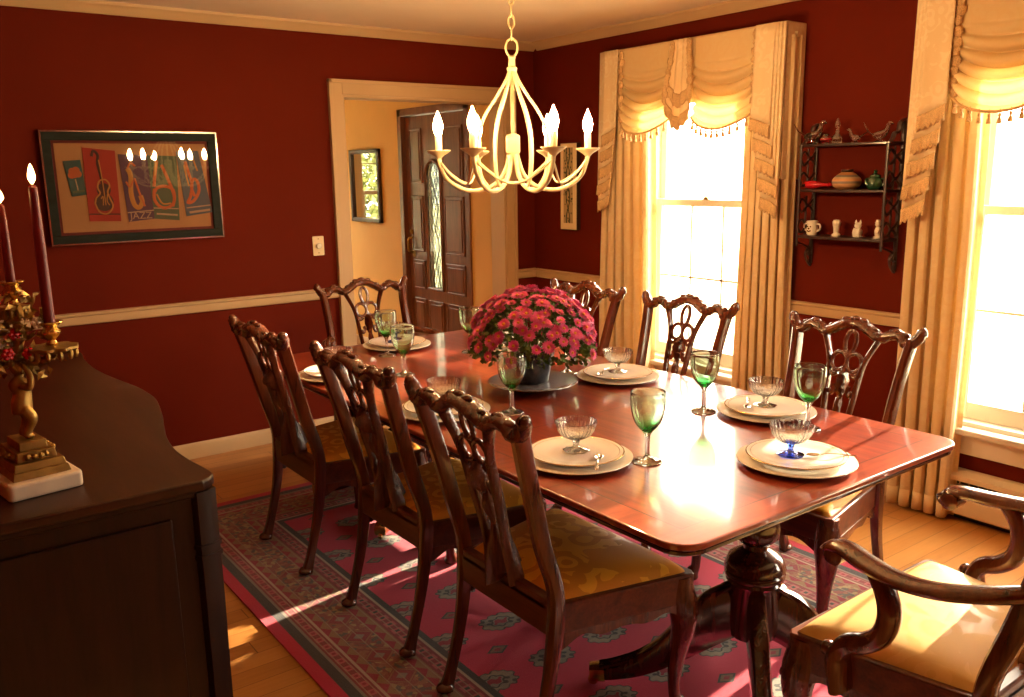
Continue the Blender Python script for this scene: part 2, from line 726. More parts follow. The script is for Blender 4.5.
MT['petal'] = petal_mat()
MT['petaleye'] = plain('flower eye', (.70, .36, .04), .7, .2, 90)
MT['leaf'] = plain('chrysanthemum leaves', (.11, .18, .028), .55, .5, 30)
MT['marble'] = plain('cream marble', (.78, .66, .52), .3, .12, 14, coat=.2)
MT['matboard'] = plain('tan mat board', (.40, .21, .09), .8, .06, 6)
MT['slate'] = wood('slate green frame', (.006, .008, .007), (.010, .014, .012), (.018, .022, .019), 0, 8, .6, 0, spec=.15)
MT['plate'] = plain('ivory plate', (.80, .66, .42), .4, .02)
MT['porc'] = plain('white porcelain', (.80, .74, .64), .25, .06, 60)
MT['red'] = plain('red glaze', (.50, .012, .02), .25, .1, 20)
MT['greenglass'] = plain('green glazed glass', (.02, .07, .03), .15, .3, 30, coat=.5)
MT['heater'] = plain('heater enamel', (.74, .62, .44), .45, .03)
MT['black'] = plain('dark recess', (.015, .012, .01), .8)
MT['mirror'] = plain('mirror silver', (.62, .60, .55), .02, .005, 3, metal=1.0)
MT['bark'] = plain('grey brown bark', (.10, .07, .045), .9, .3, 12)
MT['treeleaf'] = plain('autumn green leaves', (.10, .13, .03), .7, .6, 3)
MT['treegold'] = plain('yellow autumn leaves', (.30, .22, .07), .7, .5, 3)
MT['globe'] = glow('added hall lamp glow', (1.0, .62, .25), 26)
# ------------------------------------------------------------------ camera, world, sun
XR, YB, ZC = 3.845, 4.895, 2.44
XH, YH = 3.62, 8.30            # hall: its right wall, its far wall
cam = bpy.data.cameras.new('camera')
co = bpy.data.objects.new('camera', cam)
COL.objects.link(co)
cam.sensor_width = 36
cam.sensor_fit = 'HORIZONTAL'
cam.lens = 864.05 * 36 / 1024
cam.clip_start = .02
pitch, yaw, roll = 0.2018829, 0.6374217, -0.0158436
fw = V((math.sin(yaw) * math.cos(pitch), math.cos(yaw) * math.cos(pitch), -math.sin(pitch)))
r0 = V((math.cos(yaw), -math.sin(yaw), 0))
u0 = r0.cross(fw)
rt = r0 * math.cos(roll) + u0 * math.sin(roll)
up = u0 * math.cos(roll) - r0 * math.sin(roll)
M = Matrix((rt, up, -fw)).transposed().to_4x4()
M.translation = (0, 0, 1.58)
co.matrix_world = M
S.camera = co

W = bpy.data.worlds.new('bright hazy sky')
S.world = W
W.use_nodes = True
bg = W.node_tree.nodes['Background']
bg.inputs[0].default_value = (1.0, .87, .67, 1)
wn = W.node_tree
tc = wn.nodes.new('ShaderNodeTexCoord')
sp = wn.nodes.new('ShaderNodeSeparateXYZ')
wn.links.new(tc.outputs['Generated'], sp.inputs[0])
mr = wn.nodes.new('ShaderNodeMapRange')             # hazy sky, brighter above the skyline
mr.inputs['From Min'].default_value = -.02
mr.inputs['From Max'].default_value = .34
mr.inputs['To Min'].default_value = 11.0
mr.inputs['To Max'].default_value = 34.0
wn.links.new(sp.outputs['Z'], mr.inputs['Value'])
wn.links.new(mr.outputs[0], bg.inputs[1])

sun = bpy.data.lights.new('low sun', 'SUN')
sun.energy = 34
sun.color = (1.0, .80, .54)
sun.angle = math.radians(.6)
so = bpy.data.objects.new('low sun', sun)
COL.objects.link(so)
so.location = (12, 4, 6)
so.rotation_euler = V((-1, -.12, -.30)).to_track_quat('-Z', 'Y').to_euler()


def portal(name, loc, rot, sx, sy):
    l = bpy.data.lights.new(name, 'AREA')
    l.shape = 'RECTANGLE'
    l.size, l.size_y = sx, sy
    l.cycles.is_portal = True
    o = bpy.data.objects.new(name, l)
    COL.objects.link(o)
    o.location = loc
    o.rotation_euler = rot


S.view_settings.view_transform = 'Standard'
S.view_settings.look = 'None'
S.view_settings.gamma = 1
S.view_settings.use_curve_mapping = False
S.view_settings.exposure = 0
S.cycles.use_denoising = True
S.cycles.transparent_max_bounces = 32
S.cycles.max_bounces = 16
S.cycles.diffuse_bounces = 5
S.cycles.glossy_bounces = 5
S.cycles.sample_clamp_indirect = 6
S.cycles.caustics_reflective = False
S.cycles.caustics_refractive = True
S.cycles.transmission_bounces = 14
S.cycles.glossy_bounces = 6
S.cycles.blur_glossy = .6


# ------------------------------------------------------------------ shell
def wall(name, axis, p0, p1, u0, u1, z0, z1, holes, mat):
    g = G()
    us = sorted({u0, u1} | {h[i] for h in holes for i in (0, 1)})
    for a, b in zip(us, us[1:]):
        spans = [(z0, z1)]
        for h in holes:
            if h[0] <= a + 1e-6 and h[1] >= b - 1e-6:
                nx = []
                for s0, s1 in spans:
                    if h[2] > s0:
                        nx.append((s0, min(h[2], s1)))
                    if h[3] < s1:
                        nx.append((max(h[3], s0), s1))
                spans = nx
        for s0, s1 in spans:
            if axis == 'x':
                g.box(p0, p1, a, b, s0, s1)
            else:
                g.box(a, b, p0, p1, s0, s1)
    return struct(obj(name, g, mat, smooth=False))


W1 = (2.95, 3.79)
W2 = (1.04, 1.88)
W4 = (-.87, -.03)
WZ = (.43, 2.06)
XL, YF, YN, XN = -.10, -1.3, 1.62, -1.7      # left wall, front wall, near return, alcove left
struct(obj('floor', G().box(XN, XR + .2, YF - .14, YH + .1, -.12, 0), MT['floor'], smooth=False))
struct(obj('ceiling', G().box(XN - .1, XR + .2, YF - .14, YH + .14, ZC, ZC + .1), MT['ceil'], smooth=False))
wall('wall_right', 'x', XR, XR + .16, YF, YB, 0, ZC, [W1 + WZ, W2 + WZ, W4 + WZ], MT['wall'])
DW = (2.385, 3.585)
wall('wall_back', 'y', YB, YB + .07, XL, XR, 0, ZC, [DW + (0, 2.045)], MT['wall'])
wall('wall_hall_front', 'y', YB + .07, YB + .14, XL, XR + .16, 0, ZC, [DW + (0, 2.045)], MT['hall'])
wall('wall_left', 'x', XL - .12, XL, YN, YB + .14, 0, ZC, [], MT['wall'])
wall('wall_return', 'y', YN - .12, YN, XN - .1, XL, 0, ZC, [], MT['wall'])
wall('wall_alcove', 'x', XN - .1, XN, YF, YN, 0, ZC, [], MT['wall'])
wall('wall_front', 'y', YF - .14, YF, XN - .1, XR + .16, 0, ZC, [], MT['wall'])
DR = (5.37, 6.41)
wall('wall_hall_right', 'x', XH, XH + .16, YB + .14, YH, 0, ZC, [DR + (0, 2.09)], MT['hall'])
W3 = (2.05, 2.99, .62, 2.03)
wall('wall_hall_back', 'y', YH, YH + .14, .9, XH + .16, 0, ZC, [W3], MT['hall'])
wall('wall_hall_left', 'x', .8, .9, YB + .14, YH + .14, 0, ZC, [], MT['hall'])
struct(obj('ground', G().box(XR + .2, 40, -25, 45, -.4, -.3).box(-12, XR + .2, YH + .2, 45, -.4, -.3), MT['out'], smooth=False))

# crown, chair rail and baseboards
crown = [(0, 0), (.008, 0), (.018, .010), (.03, .03), (.045, .042), (.05, .055), (0, .055)]
rail = [(0, 0), (.012, .004), (.016, .02), (.014, .045), (.024, .052), (.024, .062), (0, .066)]
base = [(0, 0), (.016, 0), (.016, .07), (.010, .084), (.006, .09), (0, .09)]


def moulding(name, prof, z, runs):
    g = G()
    for ax, p, sgn, a, b in runs:
        if ax == 'y':
            g.prism(prof, lambda u, v, w: (w, p + sgn * u, z + v), a, b)
        else:
            g.prism(prof, lambda u, v, w: (p + sgn * u, w, z + v), a, b)
    return struct(obj(name, g, MT['trim'], ang=30))


moulding('trim_1', crown, ZC - .055, [('y', YB, -1, XL, XR)])
moulding('trim_2', crown, ZC - .055, [('x', XR, -1, YF, YB - .05)])
moulding('trim_3', crown, ZC - .055, [('x', XL, 1, YN, YB - .05)])
moulding('trim_4', rail, .833, [('y', YB, -1, XL, 2.30)])
moulding('trim_5', rail, .833, [('y', YB, -1, 3.672, XR)])
moulding('trim_6', rail, .833, [('x', XR, -1, 3.885, YB - .024)])
moulding('trim_7', rail, .833, [('x', XR, -1, 1.975, 2.855)])
moulding('trim_8', rail, .833, [('x', XR, -1, YF, -.965), ('x', XR, -1, .065, .945)])
moulding('trim_9', rail, .833, [('x', XL, 1, YN, YB - .024)])
moulding('baseboard_back', base, 0, [('y', YB, -1, XL, 2.30), ('y', YB, -1, 3.672, XR)])
moulding('baseboard_right', base, 0, [('x', XR, -1, 1.96, YB - .016)])
moulding('baseboard_left', base, 0, [('x', XL, 1, YN, YB - .016)])
moulding('baseboard_hall', base, 0, [('x', XH, -1, 6.48, YH), ('x', XH, -1, YB + .14, 5.30), ('y', YH, -1, .9, XH - .016)])

# cased doorway to the hall
g = G()
a, b, zt = DW[0], DW[1], 2.045
for s in (-1, 1):
    e = a if s < 0 else b
    g.box(min(e, e + s * .085), max(e, e + s * .085), YB - .02, YB, 0, zt + .085)
    g.box(min(e + s * .065, e + s * .087), max(e + s * .065, e + s * .087), YB - .03, YB, 0, zt + .087)
    g.box(min(e, e - s * .015), max(e, e - s * .015), YB - .012, YB + .152, 0, zt)
g.box(a, b, YB - .02, YB, zt, zt + .085)
g.box(a - .087, b + .087, YB - .03, YB, zt + .065, zt + .0871)
g.box(a, b, YB - .012, YB + .152, zt - .015, zt)
struct(obj('trim_10', g, MT['trim'], smooth=False, bevel=.003))


# ------------------------------------------------------------------ windows
def window(name, y0, y1, z0, z1, T=None):
    """Double-hung sash window in a wall whose room face is x=XR (T moves it elsewhere)."""
    r = root(name)
    if T is not None:
        r.matrix_world = T
    X0 = XR
    mat = MT['winwhite']
    g = G()
    for a, b in ((y0 - .09, y0), (y1, y1 + .09)):
        g.box(X0 - .02, X0, a, b, z0 - .02, z1 + .09)
    g.box(X0 - .02, X0, y0, y1, z1, z1 + .09)
    obj('casing', g, mat, r, smooth=False, bevel=.004)
    g = G()
    g.box(X0, X0 + .16, y0, y0 + .02, z0, z1).box(X0, X0 + .16, y1 - .02, y1, z0, z1)
    g.box(X0, X0 + .16, y0, y1, z1 - .02, z1).box(X0, X0 + .16, y0, y1, z0, z0 + .02)
    for e in (y0 + .02, y1 - .032):
        g.box(X0 + .045, X0 + .055, e, e + .012, z0 + .02, z1 - .02)
    obj('jamb', g, mat, r, smooth=False, bevel=.002)
    obj('stool', G().box(X0 - .06, X0 + .05, y0 - .12, y1 + .12, z0 - .03, z0), mat, r, smooth=False, bevel=.008)
    obj('apron', G().box(X0 - .018, X0, y0 - .09, y1 + .09, z0 - .125, z0 - .03), mat, r, smooth=False, bevel=.004)
    zm = 1.385
    ya, yb = y0 + .022, y1 - .022
    for nm, za, zb, x in (('upper_sash', zm - .02, z1 - .022, X0 + .095), ('lower_sash', z0 + .022, zm + .02, X0 + .06)):
        st, bt, tp = .045, (.075 if nm == 'lower_sash' else .04), .04
        g = G()
        g.box(x, x + .032, ya, ya + st, za, zb).box(x, x + .032, yb - st, yb, za, zb)
        g.box(x, x + .032, ya + st, yb - st, za, za + bt).box(x, x + .032, ya + st, yb - st, zb - tp, zb)
        sh = obj(nm, g, mat, r, smooth=False, bevel=.003)
        g = G()
        w = (yb - ya - 2 * st)
        grid = nm == 'lower_sash' or T is not None
        for k in ((1, 2) if grid else ()):
            c = ya + st + w * k / 3
            g.box(x + .008, x + .024, c - .006, c + .006, za + bt, zb - tp)
        c = (za + bt + zb - tp) / 2
        if grid:
            g.box(x + .008, x + .024, ya + st, yb - st, c - .006, c + .006)
            obj('muntin', g, mat, sh, smooth=False)
        obj('glass_pane', G().box(x + .014, x + .018, ya + st, yb - st, za + bt, zb - tp), MT['pane'], sh, smooth=False)
    g = G().ball((X0 + .052, (y0 + y1) / 2, zm + .03), (.012, .018, .008)).box(X0 + .044, X0 + .06, (y0 + y1) / 2 - .022, (y0 + y1) / 2 + .022, zm + .018, zm + .024)
    obj('sash_lock', g, MT['brass'], r)
    return r


window('window_1', *W1, *WZ)
window('window_2', *W2, *WZ)
# hall window: same joinery turned to face the hall's far wall
T3 = Matrix.Translation((0, 0, 0))
T3 = Matrix(((0, -1, 0, W3[1] + W1[0]), (1, 0, 0, YH - XR), (0, 0, 1, .0), (0, 0, 0, 1)))
window('window_3', W1[0], W1[0] + (W3[1] - W3[0]), W3[2], W3[3], T3)
window('fill_window', *W4, *WZ)  # unseen window added as fill for the chair sides facing the camera
portal('fill_window daylight', (XR + .17, sum(W4) / 2, sum(WZ) / 2), (0, PI / 2, 0), WZ[1] - WZ[0], W4[1] - W4[0])
portal('window_1 daylight', (XR + .17, sum(W1) / 2, sum(WZ) / 2), (0, PI / 2, 0), WZ[1] - WZ[0], W1[1] - W1[0])
portal('window_2 daylight', (XR + .17, sum(W2) / 2, sum(WZ) / 2), (0, PI / 2, 0), WZ[1] - WZ[0], W2[1] - W2[0])
portal('window_3 daylight', ((W3[0] + W3[1]) / 2, YH + .15, 1.32), (PI / 2, 0, PI), W3[1] - W3[0], 1.4)
portal('front door daylight', (XH + .17, 5.9, 1.18), (0, PI / 2, 0), 1.1, .3)
# ------------------------------------------------------------------ hall: front door, mirror, added lamp, step
def door():
    r = root('door_1')
    y0, y1, z1 = DR[0], DR[1], 2.09
    g = G()
    g.box(XH - .012, XH + .12, y0, y0 + .06, 0, z1).box(XH - .012, XH + .12, y1 - .06, y1, 0, z1)
    g.box(XH - .012, XH + .12, y0, y1, z1 - .06, z1)
    obj('door_frame', g, MT['door'], r, smooth=False, bevel=.005)
    a, b = y0 + .062, y1 - .062
    yc, zb, zs, hw = 5.935, .67, 1.565, .10
    X0, X1 = XH + .03, XH + .075
    # leaf as one slab around the arched light
    n = 16
    arch = [(yc - hw, zb), (yc + hw, zb)] + [(yc + hw * math.cos(PI * i / n), zs + hw * math.sin(PI * i / n)) for i in range(n + 1)]
    g = G()
    g.box(X0, X1, a, yc - hw, .012, z1 - .063).box(X0, X1, yc + hw, b, .012, z1 - .063).box(X0, X1, yc - hw, yc + hw, .012, zb)
    top = [(yc + hw * math.cos(PI * i / n), zs + hw * math.sin(PI * i / n)) for i in range(n + 1)]
    for (p, q) in zip(top, top[1:]):
        g.prism([p, q, (q[0], z1 - .063), (p[0], z1 - .063)], XW, X0, X1)
    leaf = obj('door_leaf', g, MT['door'], r, smooth=False)
    # mouldings round the light and raised panels
    path = [(X0 - .004, yc - hw - .012, zb - .012)] + [(X0 - .004, yc - hw - .012, zs)]
    path += [(X0 - .004, yc - (hw + .012) * math.cos(PI * i / n), zs + (hw + .012) * math.sin(PI * i / n)) for i in range(1, n)]
    path += [(X0 - .004, yc + hw + .012, zs), (X0 - .004, yc + hw + .012, zb - .012)]
    g = G().sweep(path, .013, 8, 1).sweep([path[0], path[-1]], .013, 8, 1)
    obj('light_moulding', g, MT['door'], leaf)

    def panel(pa, pb, za, zb_):
        g = G()
        g.box(X0 - .006, X0 + .002, pa, pb, za, zb_)
        g.box(X0 - .014, X0 - .004, pa + .028, pb - .028, za + .028, zb_ - .028)
        for q in ((pa, pa + .014, za, zb_), (pb - .014, pb, za, zb_), (pa, pb, za, za + .014), (pa, pb, zb_ - .014, zb_)):
            g.box(X0 - .012, X0, *q)
        obj('raised_panel', g, MT['door'], leaf, smooth=False, bevel=.004)
    for pa, pb in ((a + .07, yc - hw - .06), (yc + hw + .06, b - .07)):
        panel(pa, pb, .95, 1.40)
        panel(pa, pb, 1.50, 1.93)
        panel(pa, pb, .64, .88)
        panel(pa, pb, .12, .56)
    panel(yc - .11, yc + .11, .12, .56)
    # leaded light
    m = Mat('leaded door glass')
    m.nt.nodes.remove(m.b)
    x, y, z = m.xyz()
    p, q = (y + z * .42) / .044, (y - z * .42) / .044
    lead = (p - p.floor()).lt(.2).mx((q - q.floor()).lt(.2))
    wav = ((z * 11).sin() * .045)
    lead = lead.mx(((y - yc) - wav).abs().lt(.005)).mx(((y - yc) + wav).abs().lt(.005))
    n1 = m.noise(m.co(), 26, 2)
    tr = m.node('BsdfTransparent')
    tint = m.mix(lead, m.ramp(n1, [(.35, (.34, .40, .36)), (.6, (.52, .54, .48)), (.8, (.25, .32, .18))]), (.03, .03, .03))
    m.nt.links.new(tint.k, tr.inputs[0])
    gl = m.node('BsdfGlossy', Roughness=.1)
    mx = m.node('MixShader', Fac=.06)
    m.nt.links.new(tr.outputs[0], mx.inputs[1])
    m.nt.links.new(gl.outputs[0], mx.inputs[2])
    m.shader(mx.outputs[0])
    obj('leaded_glass', G().prism(arch, XW, X0 + .001, X0 + .009), m.m, r, smooth=False)
    # handle set and latch plate
    yk = b - .075
    g = G().box(X0 - .006, X0, yk - .022, yk + .022, .90, 1.14)
    h = obj('handle_plate', g, MT['brass'], r, smooth=False, bevel=.003)
    g = G().sweep([(X0 - .006, yk, .94), (X0 - .05, yk, .95), (X0 - .055, yk, 1.0), (X0 - .05, yk, 1.05), (X0 - .006, yk, 1.06)], .009, 8, 4)
    g.ball((X0 - .018, yk, 1.11), (.016, .016, .016))
    obj('door_handle', g, MT['brass'], h)
    for z in (.28, 1.05, 1.82):
        obj('hinge', G().box(X0 - .008, X0 + .01, a - .004, a + .02, z - .045, z + .045), MT['black'], r, smooth=False, bevel=.002)


door()

# mirror on the hall wall
t = thing('hall_mirror', 'dark framed mirror on the yellow hall wall reflecting a window', 'mirror', (XH, 7.0, 1.475))
ya, yb, za, zb = -.275, .275, -.315, .315
fwid = .036
g = G()
for q in ((ya, yb, za, za + fwid), (ya, yb, zb - fwid, zb), (ya, ya + fwid, za, zb), (yb - fwid, yb, za, zb)):
    g.box(-.034, -.002, *q)
obj('frame', g, MT['darkframe'], t, smooth=False, bevel=.006)
obj('mirror_glass', G().box(-.014, -.008, ya + fwid * .7, yb - fwid * .7, za + fwid * .7, zb - fwid * .7), MT['mirror'], t, smooth=False)

# added hall ceiling lamp, out of sight, to give the hall warm light
t = thing('added_hall_lamp', 'added unseen round lit ceiling lamp with brass rim in the hall', 'lamp', (2.2, 6.5, ZC))
obj('canopy', G().lathe([(.11, 0), (.115, -.012), (.10, -.03), (.02, -.034)], 28), MT['brassy'], t)
obj('globe', G().lathe([(.10, -.03), (.105, -.05), (.09, -.09), (.05, -.118), (.004, -.126)], 28, k=2), MT['globe'], t)

# honey wood step at the end of the hall
t = thing('wooden_step', 'low honey coloured wooden step at the end of the hall', 'step', (3.42, 7.75, 0))
obj('riser', G().box(-.17, .17, -.25, .26, .03, .20), MT['floor'], t, smooth=False, bevel=.003)
obj('tread', G().box(-.19, .18, -.275, .27, .20, .228), MT['floor'], t, smooth=False, bevel=.006)
obj('shadow_gap', G().box(-.155, .165, -.235, .255, 0, .03), MT['black'], t, smooth=False)  # black strip paints in the shadow gap beneath the step

# autumn trees outside the hall window
def tree(x, y, h, rad, mat, label, n):
    t = thing('garden_tree', label, 'tree', (x, y, -.3), group=None)
    obj('trunk', G().sweep([(0, 0, 0), (.04, .02, h * .4), (-.02, .03, h * .8)], [.09, .07, .03], 8, 4), MT['bark'], t)
    g = G()
    rr = random.Random(int(x * 100))
    for i in range(n):
        d = V((rr.gauss(0, 1), rr.gauss(0, 1), rr.gauss(0, 1))).normalized() * (rr.random() ** .4)
        c = V((d.x * rad, d.y * rad, h * .62 + d.z * h * .45))
        a = V((rr.gauss(0, 1), rr.gauss(0, 1), rr.gauss(0, 1))).normalized() * .075
        b = a.orthogonal().normalized() * .035
        b.rotate(Matrix.Rotation(rr.random() * 6.28, 3, a.normalized()))
        g.add([c - a, c - b, c + a, c + b], [(0, 1, 2, 3)])
    o = obj('foliage', g, mat, t, smooth=False, fix=False)
    o['kind'] = 'stuff'


tree(.95, 11.6, 2.9, 1.0, MT['treeleaf'], 'bushy green tree seen beyond the hall window', 2600)
tree(-1.0, 13.0, 3.8, 1.2, MT['treegold'], 'yellow leaved autumn tree seen beyond the hall window', 2600)
# ------------------------------------------------------------------ things on the walls
def poster():
    x0, x1, z0, z1 = .748, 1.606, 1.252, 1.812
    cx, cz = (x0 + x1) / 2, (z0 + z1) / 2
    w, h = (x1 - x0) / 2, (z1 - z0) / 2
    t = thing('framed_picture', 'wide slate framed picture of four musical instrument panels on the red wall', 'picture', (cx, YB - .022, cz))
    t.rotation_euler = (0, 0, math.radians(-.3))
    f = .045
    g = G()
    for a, b, c, d in ((-w, w, -h, -h + f), (-w, w, h - f, h), (-w, -w + f, -h + f, h - f), (w - f, w, -h + f, h - f)):
        g.box(a, b, -.012, .02, c, d)
    fr = obj('frame', g, MT['slate'], t, smooth=False, bevel=.003)
    g = G()
    for a, b, c, d in ((-w - .004, w + .004, -h - .004, -h + .004), (-w - .004, w + .004, h - .004, h + .004), (-w - .004, -w + .004, -h, h), (w - .004, w + .004, -h, h)):
        g.box(a, b, -.015, .0205, c, d)
    obj('frame_edge', g, MT['silver'], fr, smooth=False)
    obj('inner_mat', G().box(-w + f, w - f, .006, .018, -h + f, h - f), plain('dark red mat', (.13, .02, .02), .8), t, smooth=False)
    obj('mat_board', G().box(-w + f + .014, w - f - .014, .002, .012, -h + f + .014, h - f - .014), MT['matboard'], t, smooth=False)
    obj('picture_glass', G().box(-w + f, w - f, -.009, -.007, -h + f, h - f), MT['cover'], t, smooth=False)
    red = plain('poster red', (.30, .025, .015), .8)
    pur = plain('poster violet', (.075, .045, .085), .8)
    grn = plain('poster green', (.07, .12, .075), .8)
    blu = plain('poster blue', (.07, .11, .15), .8)
    tea = plain('poster teal', (.03, .10, .10), .8)
    gold = plain('poster gold ink', (.42, .20, .04), .7)
    drk = plain('poster dark ink', (.04, .02, .012), .7)
    ora = plain('poster orange ink', (.45, .11, .03), .7)
    pale = plain('poster pale ink', (.36, .26, .17), .7)

    def L(px, pz):                     # fractions of the picture to local
        return (-w + px * 2 * w, h - pz * 2 * h)

    def panel(corners, mat):
        o = obj('art_panel', G().prism([L(*c) for c in corners], YW, -.003, .003), mat, t, smooth=False)
        return o

    def line(par, pts, r, mat, name='drawing', k=4, d=-.004):
        g = G()
        for p in pts:
            g.sweep([(L(*q)[0], d, L(*q)[1]) for q in p], [(r, .0012)] * len(p), 6, k, up=(0, 1, 0))
        return obj(name, g, mat, par)

    def disc(par, c, r, mat, name='drawing', d0=-.0042, n=20, sx=1):
        x, z = L(*c)
        return obj(name, G().prism([(x + sx * r * math.cos(2 * PI * i / n), z + r * math.sin(2 * PI * i / n)) for i in range(n)], YW, d0, -.002), mat, par, smooth=False)
    # small rose panel
    p = panel([(.105, .26), (.20, .25), (.215, .56), (.135, .575)], tea)
    for q in ((.15, .35), (.17, .34), (.16, .38), (.145, .385), (.18, .375)):
        disc(p, q, .017, ora)
    line(p, [[(.162, .42), (.168, .49), (.17, .52)]], .003, pale)
    line(p, [[(.14, .535), (.208, .525)]], .006, grn)
    # violin panel
    p = panel([(.215, .14), (.395, .17), (.39, .81), (.215, .80)], red)
    line(p, [[(.215, .735), (.39, .745)]], .003, drk, k=1)
    disc(p, (.305, .63), .046, drk)
    disc(p, (.31, .52), .034, drk)
    line(p, [[(.262, .22), (.275, .17), (.297, .21), (.29, .28), (.30, .38), (.308, .50)]], .007, drk)
    line(p, [[(.255, .64), (.275, .72), (.32, .735), (.352, .67), (.34, .60), (.33, .54), (.345, .48), (.325, .43), (.29, .44), (.278, .50), (.288, .55), (.265, .59), (.255, .64)]], .0038, gold, d=-.005)
    line(p, [[(.298, .25), (.306, .40), (.313, .66)], [(.29, .60), (.302, .58), (.298, .66)], [(.328, .56), (.322, .62), (.334, .66)]], .0026, gold, d=-.0055)
    # saxophone panel with the word JAZZ on its foot strip
    p = panel([(.41, .20), (.575, .215), (.585, .80), (.435, .82)], pur)
    line(p, [[(.43, .735), (.585, .72)]], .003, pale, k=1)
    line(p, [[(.455, .33), (.47, .40), (.462, .55), (.475, .66), (.50, .69), (.522, .64), (.515, .58)]], .012, gold)
    line(p, [[(.455, .33), (.475, .28), (.50, .31)], [(.49, .42), (.51, .55), (.535, .68)], [(.44, .45), (.46, .50), (.48, .44)]], .005, ora, d=-.0045)
    cu = bpy.data.curves.new('lettering', 'FONT')
    cu.body = 'JAZZ'
    cu.size = .05
    cu.align_x = 'CENTER'
    cu.align_y = 'CENTER'
    cu.extrude = .0008
    tmp = bpy.data.objects.new('lettering', cu)
    me = bpy.data.meshes.new_from_object(tmp)
    bpy.data.objects.remove(tmp)
    me.materials.clear()
    me.materials.append(pale)
    lo = bpy.data.objects.new('lettering', me)
    COL.objects.link(lo)
    lo.parent = p
    x, z = L(.508, .768)
    lo.location = (x, -.004, z)
    lo.rotation_euler = (PI / 2, 0, 0)
    # trumpet panel
    p = panel([(.575, .21), (.75, .22), (.735, .825), (.585, .80)], grn)
    line(p, [[(.585, .70), (.735, .715)]], .003, pale, k=1)
    line(p, [[(.63, .26), (.612, .38), (.60, .50)], [(.655, .30), (.69, .45), (.715, .60), (.70, .69)], [(.60, .52), (.595, .62), (.625, .69), (.67, .70), (.71, .65), (.712, .54), (.67, .50), (.62, .51), (.60, .55)]], .008, ora)
    line(p, [[(.625, .27), (.607, .40)], [(.61, .57), (.64, .66), (.69, .66)]], .004, gold, d=-.0052)
    line(p, [[(.60, .755), (.725, .775)]], .005, pale, k=1)
    # clarinet panel
    p = panel([(.75, .175), (.885, .17), (.945, .76), (.78, .79)], blu)
    line(p, [[(.785, .71), (.935, .69)]], .003, pale, k=1)
    line(p, [[(.80, .27), (.815, .38), (.83, .48), (.815, .60), (.795, .66), (.835, .64), (.87, .55), (.865, .46), (.84, .44), (.825, .52), (.84, .60)]], .008, ora)
    line(p, [[(.79, .30), (.80, .42), (.81, .50)], [(.85, .25), (.87, .36)]], .004, gold, d=-.0052)
    line(p, [[(.80, .755), (.93, .735)]], .006, pale, k=1)


poster()

# light switch with a dimmer knob
t = thing('light_switch', 'ivory wall plate with a round dimmer knob left of the doorway', 'switch', (2.183, YB, 1.16))
obj('wall_plate', G().prism(rrect(-.036, .036, -.058, .058, .006), YW, -.006, 0), MT['plate'], t, bevel=.002)
g = G(Matrix.Rotation(PI / 2, 4, 'X')).lathe([(.018, .004), (.0175, .018), (.015, .021), (.004, .022)], 20)
obj('dimmer_knob', g, MT['porc'], t)
g = G(Matrix.Rotation(PI / 2, 4, 'X'))
for z in (-.042, .042):
    g.lathe([(.004, .005), (.003, .0075), (.0008, .008)], 10, c=(0, z, 0))
obj('screw', g, MT['brass'], t)

# tall narrow panel on the window wall
t = thing('wall_panel', 'tall narrow framed panel of dark vines beside the curtained window', 'picture', (XR, 4.48, 1.475))
ya, yb, za, zb = -.082, .082, -.285, .285
obj('backing_frame', G().box(-.034, -.002, ya, yb, za, zb), MT['darkframe'], t, smooth=False, bevel=.003)
obj('cream_border', G().box(-.039, -.0335, ya + .003, yb - .003, za + .003, zb - .003), MT['plate'], t, smooth=False)
m = Mat('vine picture', rough=.7)
x, y, z = m.xyz()
s1 = (y - (z * 22).sin() * .018).abs().lt(.0055)
s2 = (y + (z * 22).sin() * .018).abs().lt(.0045)
vv = m.voro(m.map((1, 30, 22)), 1.9)
lf = vv.lt(.33)
m.set('col', m.mix(s1.mx(s2).mx(lf), (.42, .32, .16), (.045, .055, .03)))
obj('vine_picture', G().box(-.0415, -.0385, ya + .036, yb - .036, za + .045, zb - .03), m.m, t, smooth=False)


